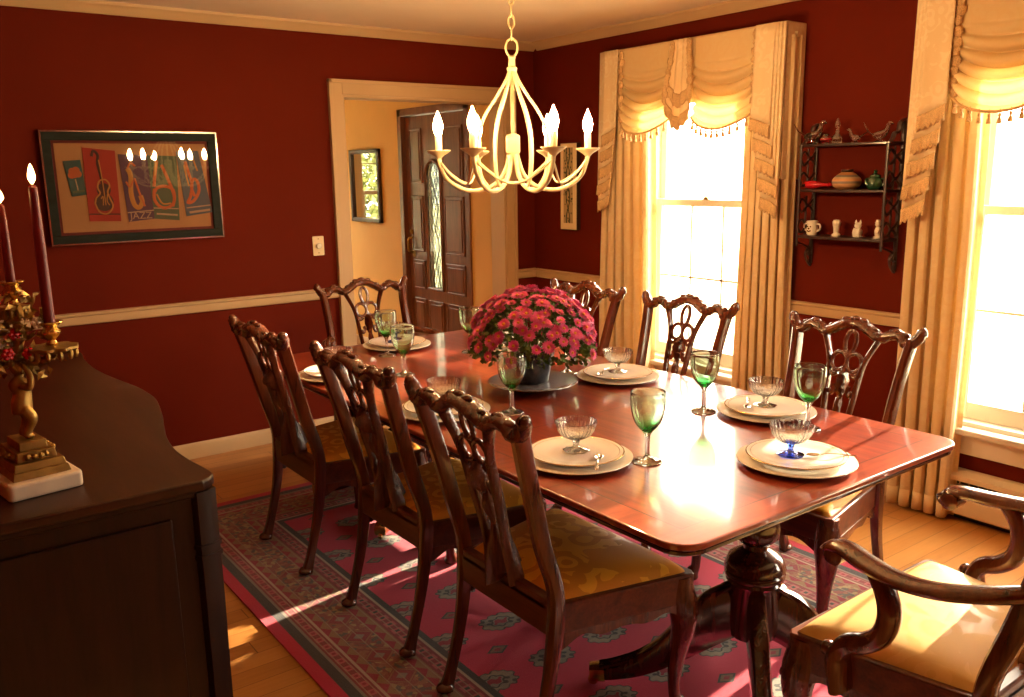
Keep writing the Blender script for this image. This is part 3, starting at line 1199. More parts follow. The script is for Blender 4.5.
# ------------------------------------------------------------------ fretwork shelf
YS0, YS1 = 2.165, 2.625
t = thing('wall_shelf', 'dark fretwork wall shelf of three tiers between the two windows', 'shelf', (XR, (YS0 + YS1) / 2, 1.2))
dep = .145
for z in (.036, .260, .474):
    poly = [(-.002, -.23), (-.002, .23)] + [(-dep + .012 * (2 * i / 12 - 1) ** 2, .23 - .46 * i / 12) for i in range(13)]
    obj('shelf_board', G().prism(poly, ZUP, z, z + .013), MT['shelf'], t, smooth=False, bevel=.003)
g = G().sweep([(-.003, -.24, .50), (-.003, -.2, .585), (-.003, -.12, .53), (-.003, 0, .56), (-.003, .12, .53), (-.003, .2, .585), (-.003, .24, .50)], [(.010, .006)] * 7, 8, 4)
for s in (-1, 1):
    y = s * .225
    g = G()
    F = lambda pts, r, kk=4: g.sweep([(p[0], y, p[1]) for p in pts], [(.005, r)] * len(pts), 8, kk, up=(0, 1, 0))
    back = -.010
    F([(back, -.10), (back, .2), (back, .58)], .011)
    fr = -dep + .012
    F([(fr, -.005), (fr, .1), (fr, .25), (fr, .36), (fr, .485)], .008)
    F([(back, -.11), (back - .03, -.085), (back - .045, -.045), (back - .028, -.02), (back - .07, .0), (fr, .012)], .008)
    F([(back, -.06), (back - .02, -.05), (back - .018, -.01)], .008)
    F([(back, .585), (back - .035, .57), (back - .045, .53), (back - .075, .525), (back - .09, .50), (fr, .475)], .012)
    for z0 in (.04, .268):
        h = .20
        for zz in (0, .5):
            q = z0 + zz * h
            F([(back, q + .02), (back - .045, q + .05), (fr + .03, q + .02), (fr, q + .05)], .006)
            F([(back, q + .085), (back - .045, q + .055), (fr + .03, q + .085), (fr, q + .055)], .006)
            F([((back + fr) / 2, q), ((back + fr) / 2, q + .1)], .006, 1)
    obj('fretwork_side', g, MT['shelf'], t)


def on_shelf(y, lvl, x=-.075):
    return (XR + x, y, 1.2 + (.0492, .2732, .4872)[lvl])


# lowest shelf: four small white figures
def white_figure(y, label, kind, rot=0.0):
    o = thing('porcelain_figure', label, 'figurine', on_shelf(y, 0), rot, group='white porcelain pieces on the lowest shelf')
    if kind == 'jug':
        b = obj('body', G().lathe([(.022, 0), (.026, .006), (.027, .03), (.024, .048), (.028, .066), (.025, .07), (.021, .05), (.004, .045)], 20), MT['porc'], o)
        g = G()
        for s in (-1, 1):
            g.sweep([(0, s * .024, .055), (0, s * .042, .052), (0, s * .044, .03), (0, s * .026, .018)], .0045, 8, 4)
        obj('handle', g, MT['porc'], o)
        g = G().ball((-.026, -.008, .042), .004).ball((-.026, .008, .042), .004).ball((-.028, 0, .033), .005)
        g.sweep([(-.025, -.01, .022), (-.028, 0, .019), (-.025, .01, .022)], .003, 6, 3)
        obj('face', g, MT['rimgold'], o)
    elif kind == 'post':
        obj('body', G().lathe([(.02, 0), (.021, .008), (.013, .016), (.014, .04), (.018, .055), (.020, .068), (.015, .078), (.003, .08)], 18), MT['porc'], o)
        g = G().ball((-.016, 0, .058), (.006, .008, .008)).ball((-.013, 0, .03), (.005, .006, .012))
        obj('face', g, MT['porc'], o)
    elif kind == 'cat':
        g = G().ball((0, 0, .022), (.019, .022, .024), jit=.003).ball((-.003, 0, .055), (.015, .017, .016))
        g.sweep([(-.01, -.012, .004), (-.016, -.012, .025), (-.01, -.01, .042)], .007, 8, 3).sweep([(-.01, .012, .004), (-.016, .012, .025), (-.01, .01, .042)], .007, 8, 3)
        g.ball((0, 0, .004), (.022, .024, .005))
        obj('body', g, MT['porc'], o)
        g = G()
        for s in (-1, 1):
            g.lathe([(.006, 0), (.004, .01), (.001, .017)], 8, c=(-.002, s * .011, .066))
        obj('ear', g, MT['porc'], o)
    else:
        g = G().lathe([(.018, 0), (.02, .006), (.012, .012), (.015, .035), (.010, .05), (.004, .056)], 16)
        g.ball((-.002, 0, .066), (.012, .012, .014)).sweep([(-.006, -.012, .045), (-.018, -.012, .035), (-.016, .0, .028)], .005, 8, 3)
        obj('body', g, MT['porc'], o)
        obj('hat', G().lathe([(.015, .074), (.010, .077), (.009, .086), (.002, .088)], 14, c=(-.002, 0, 0)), MT['porc'], o)


white_figure(2.575, 'wide white two-handled jug with a face, first on the lowest shelf', 'jug')
white_figure(2.44, 'slim white pillar-like figure next to the two-handled jug', 'post')
white_figure(2.325, 'white porcelain animal with ears third along the lowest shelf', 'cat')
white_figure(2.225, 'white porcelain figure with a hat at the right end of the lowest shelf', 'man')

# middle shelf
o = thing('red_bottle', 'red glazed long necked bottle lying on the middle shelf', 'bottle', on_shelf(2.56, 1))
T = Matrix.Translation((0, 0, .021)) @ Matrix.Rotation(PI / 2, 4, 'X')
g = G(T).lathe([(.012, -.07), (.017, -.062), (.020, -.03), (.017, .0), (.009, .025), (.008, .06), (.011, .066), (.004, .068)], 18, k=2)
obj('body', g, MT['red'], o)
obj('stopper', G(T).lathe([(.006, .066), (.009, .074), (.003, .08)], 14), MT['red'], o)
o = thing('striped_pot', 'round clay pot with painted bands in the middle of the shelf', 'pot', on_shelf(2.40, 1))
m = Mat('banded clay', rough=.55)
x, y, z = m.xyz()
m.set('col', m.ramp(z / .09, [(0, (.36, .16, .06)), (.14, (.50, .28, .13)), (.30, (.20, .16, .13)), (.42, (.50, .24, .10)), (.56, (.42, .30, .18)), (.64, (.16, .13, .11)), (.74, (.40, .17, .06)), (.9, (.12, .07, .05))], True))
obj('body', G().lathe([(.040, 0), (.058, .012), (.067, .032), (.061, .052), (.040, .071), (.026, .080), (.022, .082), (.01, .076)], 30, k=2), m.m, o)
obj('lip', G().lathe([(.024, .078), (.029, .086), (.027, .092), (.021, .090), (.020, .080)], 24), MT['darkframe'], o)
o = thing('green_jar', 'dark green glazed jar at the right end of the middle shelf', 'jar', on_shelf(2.255, 1))
obj('body', G().lathe([(.025, 0), (.034, .01), (.037, .03), (.030, .05), (.022, .058)], 22, k=2, rf=lambda a, z: 1 + .05 * math.cos(7 * a)), MT['greenglass'], o)
obj('lid', G().lathe([(.026, .057), (.024, .066), (.012, .072), (.006, .076), (.010, .084), (.003, .090)], 20), MT['greenglass'], o)
g = G()
for s in (-1, 1):
    g.sweep([(0, s * .028, .05), (0, s * .046, .046), (0, s * .044, .025), (0, s * .034, .018)], .005, 8, 4)
obj('handle', g, MT['greenglass'], o)

# top shelf: glass birds and small ornaments
def glass_bird(y, label, s=1.0, tailz=.06, rot=0.0):
    o = thing('glass_bird', label, 'figurine', on_shelf(y, 2), rot, group='clear glass ornaments on the top shelf')
    g = G().lathe([(.020 * s, 0), (.022 * s, .004), (.006 * s, .012), (.006 * s, .02), (.002, .022)], 16)
    obj('foot', g, MT['cut'], o)
    g = G().sweep([(0, -.035 * s, .034 * s), (0, -.02 * s, .03 * s), (0, .01 * s, .034 * s), (0, .03 * s, .05 * s), (0, .036 * s, .075 * s), (0, .046 * s, .082 * s), (0, .062 * s, .078 * s)],
                  [.006 * s, .016 * s, .018 * s, .012 * s, .007 * s, .009 * s, .002 * s], 10, 4)
    obj('body', g, MT['cut'], o)
    obj('tail', G().sweep([(0, -.03 * s, .034 * s), (0, -.06 * s, .05 * s), (0, -.085 * s, tailz)], [(.004, .008 * s), (.003, .010 * s), (.002, .003)], 8, 4, up=(1, 0, 0)), MT['cut'], o)


glass_bird(2.60, 'tall necked clear glass bird on the left of the top shelf', 1.25, .10, PI)
glass_bird(2.37, 'small clear glass bird in the middle of the top shelf', .75, .05)
glass_bird(2.245, 'clear glass bird with a long tail at the right of the top shelf', 1.0, .09, PI)
o = thing('glass_stopper_bottle', 'clear glass bottle with pointed stopper second on the top shelf', 'bottle', on_shelf(2.465, 2))
obj('bottle', G().lathe([(.020, 0), (.024, .008), (.023, .03), (.010, .045), (.009, .058), (.012, .06), (.004, .058)], 18), MT['cut'], o)
obj('stopper', G().lathe([(.007, .06), (.006, .068), (.014, .085), (.010, .10), (.002, .118)], 14), MT['cut'], o)
o = thing('glass_vase', 'squat reddish glass ornament beside the tall glass bird', 'ornament', on_shelf(2.525, 2))
obj('body', G().lathe([(.016, 0), (.024, .008), (.027, .022), (.018, .036), (.012, .04), (.016, .046), (.012, .044), (.004, .03)], 18, k=2), MT['cut'], o)
obj('band', G().lathe([(.0265, .018), (.0285, .022), (.0265, .026)], 18, cap=False), MT['red'], o)

# ------------------------------------------------------------------ baseboard heater
t = thing('baseboard_heater', 'long cream baseboard heater under the right hand window', 'heater', (XR, 0, 0))
prof = [(-.012, .032), (-.058, .032), (-.064, .04), (-.064, .155), (-.058, .163), (-.012, .163)]
obj('front_cover', G().prism(prof, lambda u, v, w: (u, w, v), -.9, 1.93), MT['heater'], t, smooth=False, bevel=.003)
obj('top_hood', G().prism([(-.001, .20), (-.001, .235), (-.03, .232), (-.058, .212), (-.060, .19), (-.056, .19), (-.05, .205)], lambda u, v, w: (u, w, v), -.9, 1.93), MT['heater'], t, smooth=False, bevel=.002)
obj('back_plate', G().box(-.012, -.001, -.9, 1.93, 0, .21), MT['black'], t, smooth=False)
g = G()
for i in range(70):
    y = -.88 + i * .04
    g.box(-.05, -.013, y, y + .003, .165, .196)
obj('fins', g, MT['silver'], t, smooth=False)
for y in (-.9, 1.915):
    obj('end_cap', G().box(-.067, -.001, y, y + .02, 0, .238), MT['heater'], t, smooth=False, bevel=.004)
# ------------------------------------------------------------------ curtains and swagged valances
def curtain(name_label, yc, w, seed, lean=0.0):
    t = thing('curtain', name_label, 'curtain', (XR - .085, yc, 0), group=None)
    rr = random.Random(seed)
    n = 6 if w > .28 else 5
    ph = [rr.uniform(-.5, .5) for _ in range(n + 1)]
    amp = [rr.uniform(.8, 1.2) for _ in range(n + 1)]

    def fn(u, v):
        z = .02 + v * 2.19
        k = u * n
        i = int(min(k, n - 1e-6))
        f = k - i
        am = amp[i] * (1 - f) + amp[i + 1] * f
        p = ph[i] * (1 - f) + ph[i + 1] * f
        wav = math.cos(2 * PI * k + p * (1 - v) * 1.3)
        flare = 1 + .06 * (1 - v)
        x = .036 * am * wav * (1 - .18 * v) + .008 * math.sin(5 * u + 3 * v)
        x = max(-.05, min(.05, x))
        y = (u - .5) * w * flare + .012 * math.sin(2 * PI * k * 2 + p) + .006 * math.sin(v * 5 + seed + u * 3)
        return (x, y, z)
    obj('drape', G().grid(fn, n * 14, 22), MT['drape'], t, solid=.003, fix=False)
    obj('hem', G().grid(lambda u, v: (fn(u, 0)[0], fn(u, 0)[1], .018 + v * .085), n * 14, 2), MT['drape'], t, solid=.0055, fix=False)
    g = G().box(-.008, .008, -w / 2, w / 2, 2.2, 2.225)
    obj('heading_tape', g, MT['drape'], t, smooth=False)


curtain('cream pleated curtain left of the far window, beside the wall corner', 3.875, .40, 3)
curtain('cream pleated curtain on the right of the far window by the wall shelf', 2.85, .30, 5)
curtain('cream pleated curtain left of the near window behind the armchair', 1.925, .28, 8)
curtain('cream pleated curtain on the far right edge beyond the near window', .90, .30, 13)


def fringe(path, drop, name, par, seed=0, thick=.006, face=(-1, 0, 0), n=26, lump=.006):
    """Ruffled fringe hanging along a path."""
    rr = random.Random(seed)
    P = catmull(path, 6)
    m = len(P) - 1
    g = G()

    def fn(u, v):
        q = u * m
        i = min(int(q), m - 1)
        f = q - i
        p = V(P[i]).lerp(V(P[i + 1]), f)
        r = lump * math.sin(u * n * 2.1 + seed) * v + lump * .6 * math.sin(u * n * 5.3 + seed * 2) * v
        return (p.x + face[0] * (.004 + abs(r)) + r * .3, p.y, p.z - drop * v * (1 + .10 * math.sin(u * n * 3.7 + seed)))
    g.grid(fn, n * 3, 4)
    return obj(name, g, MT['fringe'], par, solid=thick, fix=False)


def valance(yc, hw, label):
    """Upholstered pelmet with two swags, a middle jabot and cascading end jabots."""
    zt, xf = 2.272, -.152
    t = thing('swag_valance', label, 'valance', (XR, yc, 0))
    g = G().box(xf, xf + .012, -hw, hw, 1.93, zt)
    g.box(xf, 0, -hw, hw, zt - .012, zt)
    for s in (-1, 1):
        g.box(xf, 0, min(s * hw, s * (hw - .012)), max(s * hw, s * (hw - .012)), 1.52 if s < 0 else 1.90, zt)
    obj('pelmet_board', g, MT['pelmet'], t, smooth=False, bevel=.008, seg=3)
    for s in (-1, 1):
        ya, yb = (s * .075, s * (hw - .17))

        def fn(u, v):
            y = ya + (yb - ya) * u
            e = 4 * u * (1 - u)
            zb = 1.855 - .075 * e ** .9
            zz = zt - .01 - v * (zt - .01 - zb)
            sag = 0
            if v > .27:
                k = (v - .27) / .73
                ph = k * 6.2 * 2 * PI
                a = min(1, k * 5) * (.55 + .45 * e)
                zz -= .022 * e * math.sin(PI * min(1, k * 1.1)) * 1.2
                zz += .006 * a * math.cos(ph)
                x = .017 * a * math.sin(ph) + .05 * e * k ** 1.4 + .012 * math.sin(u * 9 + k * 7) * k * (1 - e * .6)
            else:
                x = .006 * e * v
            return (xf - .006 - x, y, zz)
        sw = obj('swag', G().grid(fn, 34, 110), MT['swag'], t, solid=.002, fix=False)
        bot = [fn(i / 20, 1.0) for i in range(21)]
        tr = obj('swag_trim', G().sweep([(p[0] - .003, p[1], p[2]) for p in bot[::2]], .006, 7, 3), MT['fringe'], sw)
        lo, hi = (0, 7) if True else (0, 0)
        for i in range(10):
            p = fn(.07 + .86 * i / 9, 1.0)
            g = G().lathe([(.0015, .016), (.0015, 0), (.006, -.004), (.0065, -.012), (.004, -.016), (.008, -.024), (.010, -.040), (.004, -.042)], 10, c=(p[0] - .003, p[1], p[2] - .006))
            obj('tassel', g, MT['fringe'], sw)
        # vertical braid where swag meets the end jabot
        fr = [(xf - .016, s * (hw - .175), zt - .03 - i * .040) for i in range(10)]
        g = G()
        for i, p in enumerate(fr):
            g.ball((p[0], p[1] + .003 * math.sin(i * 4), p[2] - .01), (.012, .021, .026), 10, 8, jit=.010, jf=70)
        obj('braid', g, MT['fringe'], t)
    # middle jabot: a pleated trumpet with fringed edges
    def mj(u, v):
        w = .055 + .038 * v
        y = (u - .5) * 2 * w
        z = zt - .004 - v * (.31 + .10 * abs(math.sin(u * PI)) ** .8) * (1 if True else 0)
        return (xf - .022 - .020 * v - .012 * math.cos(u * 6 * PI) * (.4 + .6 * v), y, z)
    j = obj('centre_jabot', G().grid(mj, 48, 14), MT['pelmet'], t, solid=.002, fix=False)
    for s in (0, 1):
        g = G()
        for i in range(11):
            p = mj(s, .10 + .90 * i / 10)
            g.ball((p[0] - .004, p[1], p[2]), (.010, .016 + .004 * math.sin(i * 3), .028), 10, 8, jit=.008, jf=70)
        obj('jabot_fringe', g, MT['fringe'], j)
    for k, (vv, dz) in enumerate(((.70, .07), (.99, .07))):
        fringe([mj(i / 12, vv) for i in range(13)], dz, 'jabot_fringe', j, seed=k + 2, n=12)
    # end jabots: pleated tails, each fold longer than the last towards the outside
    for s in (-1, 1):
        inn, out = hw - .165, hw + .004
        n = 5
        zs = [1.84 - .098 * k for k in range(n)]

        def face(u, v, k):
            w = (out - inn)
            a = inn + w * (k * .10)
            b = min(out, a + w * .70)
            y = s * (a + (b - a) * u)
            top = zt - .004
            bot = zs[k] - .045 * u - .012 * v
            x = xf - .030 + k * .0045 - .006 * math.cos(u * 2 * PI) * v - .010 * v
            return (x, y, top + (bot - top) * v)
        jb = None
        for k in range(n - 1, -1, -1):
            o = obj('end_jabot' if jb is None else 'jabot_fold', G().grid(lambda u, v: face(u, v, k), 12, 12), MT['pelmet'], t if jb is None else jb, solid=.002, fix=False)
            jb = jb or o
            fringe([face(i / 6, 1, k) for i in range(7)], .062, 'jabot_fringe', jb, seed=k * 3 + s, n=9, lump=.005)


valance(3.37, .655, 'cream swagged valance with tassels over the far window')
valance(1.40, .655, 'cream swagged valance with tassels over the near window at the right edge')
# ------------------------------------------------------------------ carved dining chairs
def xb(z):
    """Rake of the back."""
    k = max(0.0, (z - .44) / .56)
    return -.14 * k ** 1.15


def make_chair(name, label, loc, rot, arm=False, group=None, seat='gold'):
    t = thing(name, label, 'chair', loc, rot, group)
    hf, hr = (.335, .245) if arm else (.318, .215)      # half widths front, rear
    XF = .44
    e = 1.0 if not arm else 1.0
    # rear posts, leg and stile in one
    for s in (-1, 1):
        pts = [(-.083, s * (hr + .002), .009), (-.06, s * hr, .08), (-.02, s * hr, .24), (.0, s * (hr + .003), .40), (-.004, s * (hr + .004), .50)]
        rad = [(.020, .022), (.015, .017), (.017, .019), (.021, .023), (.020, .022)]
        for z, y in ((.62, .213), (.74, .217), (.85, .225), (.92, .233), (.955, .238)):
            yy = y + (hr - .215) * (1 - (z - .5) / .5) if arm else y
            pts.append((xb(z), s * yy, z))
            rad.append((.017, .025))
        g = G().sweep(pts, rad, 10, 3, up=(1, 0, 0), sq=.6)
        g.ball((-.086, s * hr, .018), (.030, .027, .017), 10, 6)
        obj('rear_leg', g, MT['chair'], t)
    # crest rail with ears
    cr = [(-.268, .985, .017), (-.254, .962, .020), (-.235, .941, .022), (-.214, .942, .022), (-.195, .958, .020), (-.170, .966, .021), (-.140, .957, .021), (-.112, .945, .024),
          (-.075, .962, .026), (-.038, .981, .027), (0, .987, .028)]
    cr = [(a, b, c * 1.28) for a, b, c in cr]
    cr = cr + [(-a, b, c) for a, b, c in cr[-2::-1]]
    g = G().sweep([(xb(z) - .010 * (1 - (y / .28) ** 2), y, z) for y, z, r in cr], [(.019, r) for y, z, r in cr], 12, 4, up=(1, 0, 0), jit=.004, jf=95)
    g.v = g.v
    for s in (-1, 1):
        g.ball((xb(.985), s * .268, .985), (.019, .017, .020), 10, 8, jit=.004)
    for y, z in ((0, 1.005), (-.03, .998), (.03, .998), (-.165, .978), (.165, .978), (.2, .968), (-.2, .968), (.08, .972), (-.08, .972)):
        g.ball((xb(z) - .004, y, z), (.015, .024, .011), 10, 8, jit=.004)
    obj('crest_rail', g, MT['carved'], t)
    # pierced splat
    g = G()

    def st(path, hw, th=.0085, k=4, closed=False, jit=0.0):
        hw = hw if isinstance(hw, list) else [hw] * len(path)
        g.sweep([(xb(z) - .004, y, z) for y, z in path], [(th, w * 1.28) for w in hw], 8, k, up=(1, 0, 0), closed=closed, jit=jit)
    for s in (-1, 1):
        st([(s * y, z) for y, z in ((.118, .952), (.100, .915), (.080, .870), (.068, .825), (.063, .775), (.058, .70), (.050, .62), (.046, .56), (.052, .50), (.058, .45))],
           [.019, .016, .013, .012, .013, .014, .014, .016, .020, .022])
        st([(s * .031 + .033 * math.cos(a) * .95, .842 + .034 * math.sin(a)) for a in [2 * PI * i / 10 for i in range(10)]], .0065, closed=True)
        st([(s * .028, .80), (s * .045, .79), (s * .062, .800)], .007)
        st([(s * .05, .735), (s * .038, .72), (s * .028, .735), (s * .032, .755)], .006)
    st([(.022 * math.cos(a), .917 + .042 * math.sin(a)) for a in [2 * PI * i / 10 for i in range(10)]], .0065, closed=True)
    st([(0, .875), (0, .84), (0, .80)], .006)
    st([(0, .815), (0, .79), (0, .765), (0, .735), (0, .715)], [.012, .030, .036, .020, .006], .012, jit=.005)
    st([(0, .72), (0, .70), (0, .675), (0, .645), (0, .615)], [.005, .013, .018, .010, .005], .011, jit=.003)
    st([(0, .62), (0, .59), (0, .55), (0, .50), (0, .45)], [.007, .016, .034, .044, .052])
    obj('back_splat', g, MT['carved'], t)
    g = G().box(-.018, .014, -hr + .015, hr - .015, .425, .462)
    obj('back_shoe', g, MT['chairx'], t, smooth=False, bevel=.006)
    # seat rails
    poly = [(-.018, -hr), (-.018, hr), (XF - .012, hf), (XF, hf - .02), (XF, -hf + .02), (XF - .012, -hf)]
    fr = obj('seat_frame', G().prism(poly, ZUP, .355, .445), MT['chairx'], t, smooth=False, bevel=.005)
    # scalloped apron below front and side rails
    g = G()

    def apron(p0, p1, n=26):
        p0, p1 = V(p0), V(p1)
        d = (p1 - p0)
        nn = V((-d.y, d.x)).normalized() * .009
        top, bot = [], []
        for i in range(n + 1):
            u = i / n
            b = .355 - .016 - .020 * (abs(2 * u - 1) ** 3) - .010 * math.cos(u * 6 * PI) - .012 * math.exp(-((u - .5) / .09) ** 2)
            q = p0 + d * u
            j = .003 * noise.noise(V((q.x * 60, q.y * 60, 1)))
            top.append((q.x + nn.x, q.y + nn.y, .360))
            bot.append((q.x + nn.x * (1 + j * 60), q.y + nn.y * (1 + j * 60), b))
            top.append((q.x - nn.x, q.y - nn.y, .360))
            bot.append((q.x - nn.x, q.y - nn.y, b))
        vs = top + bot
        m = 2 * (n + 1)
        fs = []
        for i in range(n):
            a = 2 * i
            fs += [(a, a + 2, m + a + 2, m + a), (a + 1, m + a + 1, m + a + 3, a + 3), (m + a, m + a + 2, m + a + 3, m + a + 1), (a, a + 1, a + 3, a + 2)]
        g.add(vs, fs)
        for i in range(1, 24):                         # gadrooned lower edge
            u = i / 24
            b = .355 - .014 - .020 * (abs(2 * u - 1) ** 3) - .010 * math.cos(u * 6 * PI) - .012 * math.exp(-((u - .5) / .09) ** 2)
            q = p0 + d * u
            g.ball((q.x - nn.x * .8, q.y - nn.y * .8, b + .004), (.009, .009, .008), 7, 5)
    apron((XF - .010, hf - .03), (XF - .010, -hf + .03))
    apron((.015, hr - .002), (XF - .03, hf - .012))
    apron((XF - .03, -hf + .012), (.015, -hr + .002))
    obj('apron', g, MT['carved'], fr)
    # slip seat
    def cush(u, v):
        a, b = 2 * u - 1, 2 * v - 1
        x = .005 + (XF - .012 - .005) * (u)
        h = (hr - .010) + (hf - hr) * u
        y = b * h
        ex = max(0, 1 - abs(a) ** 9) ** .5
        ey = max(0, 1 - abs(b) ** 9) ** .5
        k = ex * ey
        crown = (1 - a * a) * (1 - b * b)
        return (x, y, .438 + .030 * k + .022 * crown ** .8)
    obj('seat_cushion', G().grid(cush, 30, 30).box(.01, XF - .03, -hr + .04, hr - .04, .40, .438), MT[seat], t, ang=80)
    # front cabriole legs
    for s in (-1, 1):
        bx, by = XF - .036, s * (hf - .036)
        d = V((1, s * 1.0)).normalized()
        prof = [(.435, .0, .036), (.385, .004, .042), (.335, .014, .043), (.28, .016, .036), (.20, .004, .026), (.12, -.006, .020), (.055, -.004, .018), (.030, .006, .024), (.014, .012, .029), (.001, .012, .025)]
        pts = [(bx + d.x * o_, by + d.y * o_, z) for z, o_, r in prof]
        g = G().sweep(pts, [r for z, o_, r in prof], 12, 4, up=(d.x, d.y, .001), sq=.8)
        for zz, of, r in ((.36, .034, .014), (.335, .044, .014), (.30, .040, .012), (.27, .030, .009)):
            for q in (-1, 0, 1):
                g.ball((bx + d.x * of - d.y * q * .016, by + d.y * of + d.x * q * .016, zz - abs(q) * .008), (r, r, r * 1.2), 8, 6, jit=.004)
        obj('front_leg', g, MT['carved'], t)
    if arm:
        for s in (-1, 1):
            g = G()
            pts = [(.346, .268, .655), (.364, .270, .660), (.368, .273, .674), (.350, .277, .686), (.318, .284, .691), (.26, .305, .686), (.17, .330, .686), (.08, .332, .696), (.0, .290, .706), (-.058, .232, .712)]
            rad = [(.026, .014), (.028, .014), (.028, .016), (.030, .018), (.032, .017), (.032, .019), (.032, .018), (.030, .017), (.026, .018), (.020, .020)]
            g.sweep([(x, s * y, z) for x, y, z in pts], rad, 12, 4, up=(0, 0, 1))
            g.sweep([(.349, s * .272 - .031, .667), (.349, s * .272 - .026, .667), (.349, s * .272 + .026, .667), (.349, s * .272 + .031, .667)], [.017, .024, .024, .017], 14, 1)
            for i in range(6):
                g.ball((.350 - i * .014, s * (.276 + i * .002), .694 + .002 * math.sin(i * 2)), (.010, .017 - i * .0015, .007), 8, 6, jit=.004)
            a = obj('armrest', g, MT['carved'] if False else MT['chair'], t)
            g = G()
            pts = [(.288, .322, .362), (.294, .325, .412), (.298, .327, .452), (.276, .326, .484), (.234, .324, .504), (.198, .322, .540), (.186, .320, .590), (.198, .320, .640), (.226, .316, .680)]
            rad = [(.020, .046), (.021, .048), (.022, .044), (.024, .033), (.025, .033), (.025, .036), (.024, .035), (.023, .030), (.022, .026)]
            g.sweep([(x, s * y, z) for x, y, z in pts], rad, 12, 4, up=(0, -1, 0))
            g.ball((.326, s * .327, .452), (.016, .022, .018), 10, 8, jit=.003)
            for i in range(5):
                g.ball((.297 - .004 * (i % 2), s * .345, .47 - i * .022), (.017 - i * .0025, .006, .012), 8, 6, jit=.003)
            obj('arm_support', g, MT['chair'], a)
    return t


GL = 'carved mahogany side chairs along the left of the table'
GR = 'carved mahogany side chairs along the window side of the table'
XLc, XRc = 1.335, 2.83
chair = make_chair('dining_chair', 'carved side chair nearest the camera on the left, gold damask seat showing', (XLc, 1.845, 0), 0, group=GL)
dup(chair, 'carved side chair in the middle of the left side of the table', (XLc + .01, 2.525, 0), 0, GL)
dup(chair, 'carved side chair at the far end of the left side, before the red wall', (XLc - .01, 3.30, 0), 0, GL)
dup(chair, 'carved side chair on the window side farthest back, behind the flowers', (XRc, 3.345, 0), PI, GR)
dup(chair, 'carved side chair on the window side silhouetted against the far window', (XRc, 2.65, 0), PI, GR)
dup(chair, 'carved side chair on the window side below the wall shelf, nearest the armchair', (XRc, 1.82, 0), PI, GR)
GA = 'carved armchairs at the two ends of the table'
make_chair('armchair', 'carved armchair with pale gold seat at the near end of the table', (2.035, .735, 0), PI / 2, True, GA, 'goldpale')
ac = [o for o in COL.objects if o.name == 'armchair'][0]
dup(ac, 'carved armchair at the far end of the table in front of the doorway', (2.155, 4.15, 0), -PI / 2, GA)
# ------------------------------------------------------------------ rug and table
RX, RY, RH, RL = 1.99, 2.45, 1.03, 1.63
MT['rug'] = rug_mat(RH, RL)
o = obj('area_rug', G().prism(rrect(-RH, RH, -RL, RL, .01, 2), ZUP, 0, .009), MT['rug'], smooth=False, loc=(RX, RY, 0))
tag(o, 'crimson patterned wool rug under the dining table', 'rug')
RT = .009

TX, TY, TZ = 1.9775, 2.5125, .755
t = thing('dining_table', 'long polished mahogany dining table on two pedestals', 'table', (TX, TY, 0))
hw, hl = .6225, 1.3075
poly = rrect(-hw, hw, -hl, hl, .075, 8)
obj('tabletop', G().prism(poly, ZUP, .738, TZ), MT['table'], t, smooth=False, bevel=.005, seg=3)
edge = [(p[0] * (1 - .006 / hw), p[1] * (1 - .006 / hl)) for p in poly]
obj('edge_moulding', G().prism(edge, ZUP, .722, .739), MT['pedestal'], t, smooth=False, bevel=.006, seg=3)
obj('under_frame', G().box(-.33, .33, -1.12, 1.12, .678, .723), MT['pedestal'], t, smooth=False, bevel=.004)
for s in (-1, 1):
    yc = s * 1.03
    prof = [(.085, .69), (.088, .676), (.050, .668), (.046, .650), (.050, .62), (.060, .585), (.066, .555), (.062, .525), (.045, .508), (.033, .50), (.034, .488), (.050, .478),
            (.074, .462), (.083, .440), (.086, .428), (.078, .420), (.085, .412), (.084, .404), (.076, .397), (.080, .390), (.072, .380), (.071, .25), (.066, .215), (.045, .205), (.02, .20)]
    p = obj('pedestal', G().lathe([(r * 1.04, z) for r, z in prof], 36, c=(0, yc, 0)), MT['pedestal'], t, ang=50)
    for q in range(4):
        a = math.radians(45 + 90 * q)
        d = V((math.cos(a), math.sin(a)))
        n = V((-d.y, d.x))
        path = [(.050, .290, .085), (.10, .265, .082), (.17, .205, .064), (.25, .138, .046), (.33, .088, .034), (.41, .060, .026), (.455, .052, .022)]
        g = G().sweep([(d.x * r, yc + d.y * r, z) for r, z, w in path], [(.027, w) for r, z, w in path], 12, 5, up=(0, 0, 1), sq=.5)
        for k in (-1, 0, 1):                      # reeds along the top of the leg
            g.sweep([(d.x * r + n.x * k * .016, yc + d.y * r + n.y * k * .016, z + w * .98) for r, z, w in path], .0075, 8, 5)
        obj('splayed_leg', g, MT['pedestal'], p)
        g = G().sweep([(d.x * .44, yc + d.y * .44, .054), (d.x * .485, yc + d.y * .485, .050)], [(.030, .027), (.026, .024)], 12, 1, up=(0, 0, 1), sq=.5)
        wx, wy = d.x * .475, yc + d.y * .475
        Tm = Matrix.Translation((wx, wy, RT + .016)) @ Matrix.Rotation(a, 4, 'Z') @ Matrix.Rotation(PI / 2, 4, 'X')
        h = G(Tm).lathe([(.004, -.008), (.015, -.008), (.016, 0), (.015, .008), (.004, .008)], 16)
        g.add(h.v, h.f)
        obj('brass_caster', g, MT['brassy'], p)

# chairs, table and armchairs stand on the rug where it reaches them
for o in list(COL.objects):
    if o.parent is None and o.name.split('.')[0] in ('dining_chair', 'armchair'):
        o.location.z = RT
t.location.z = 0


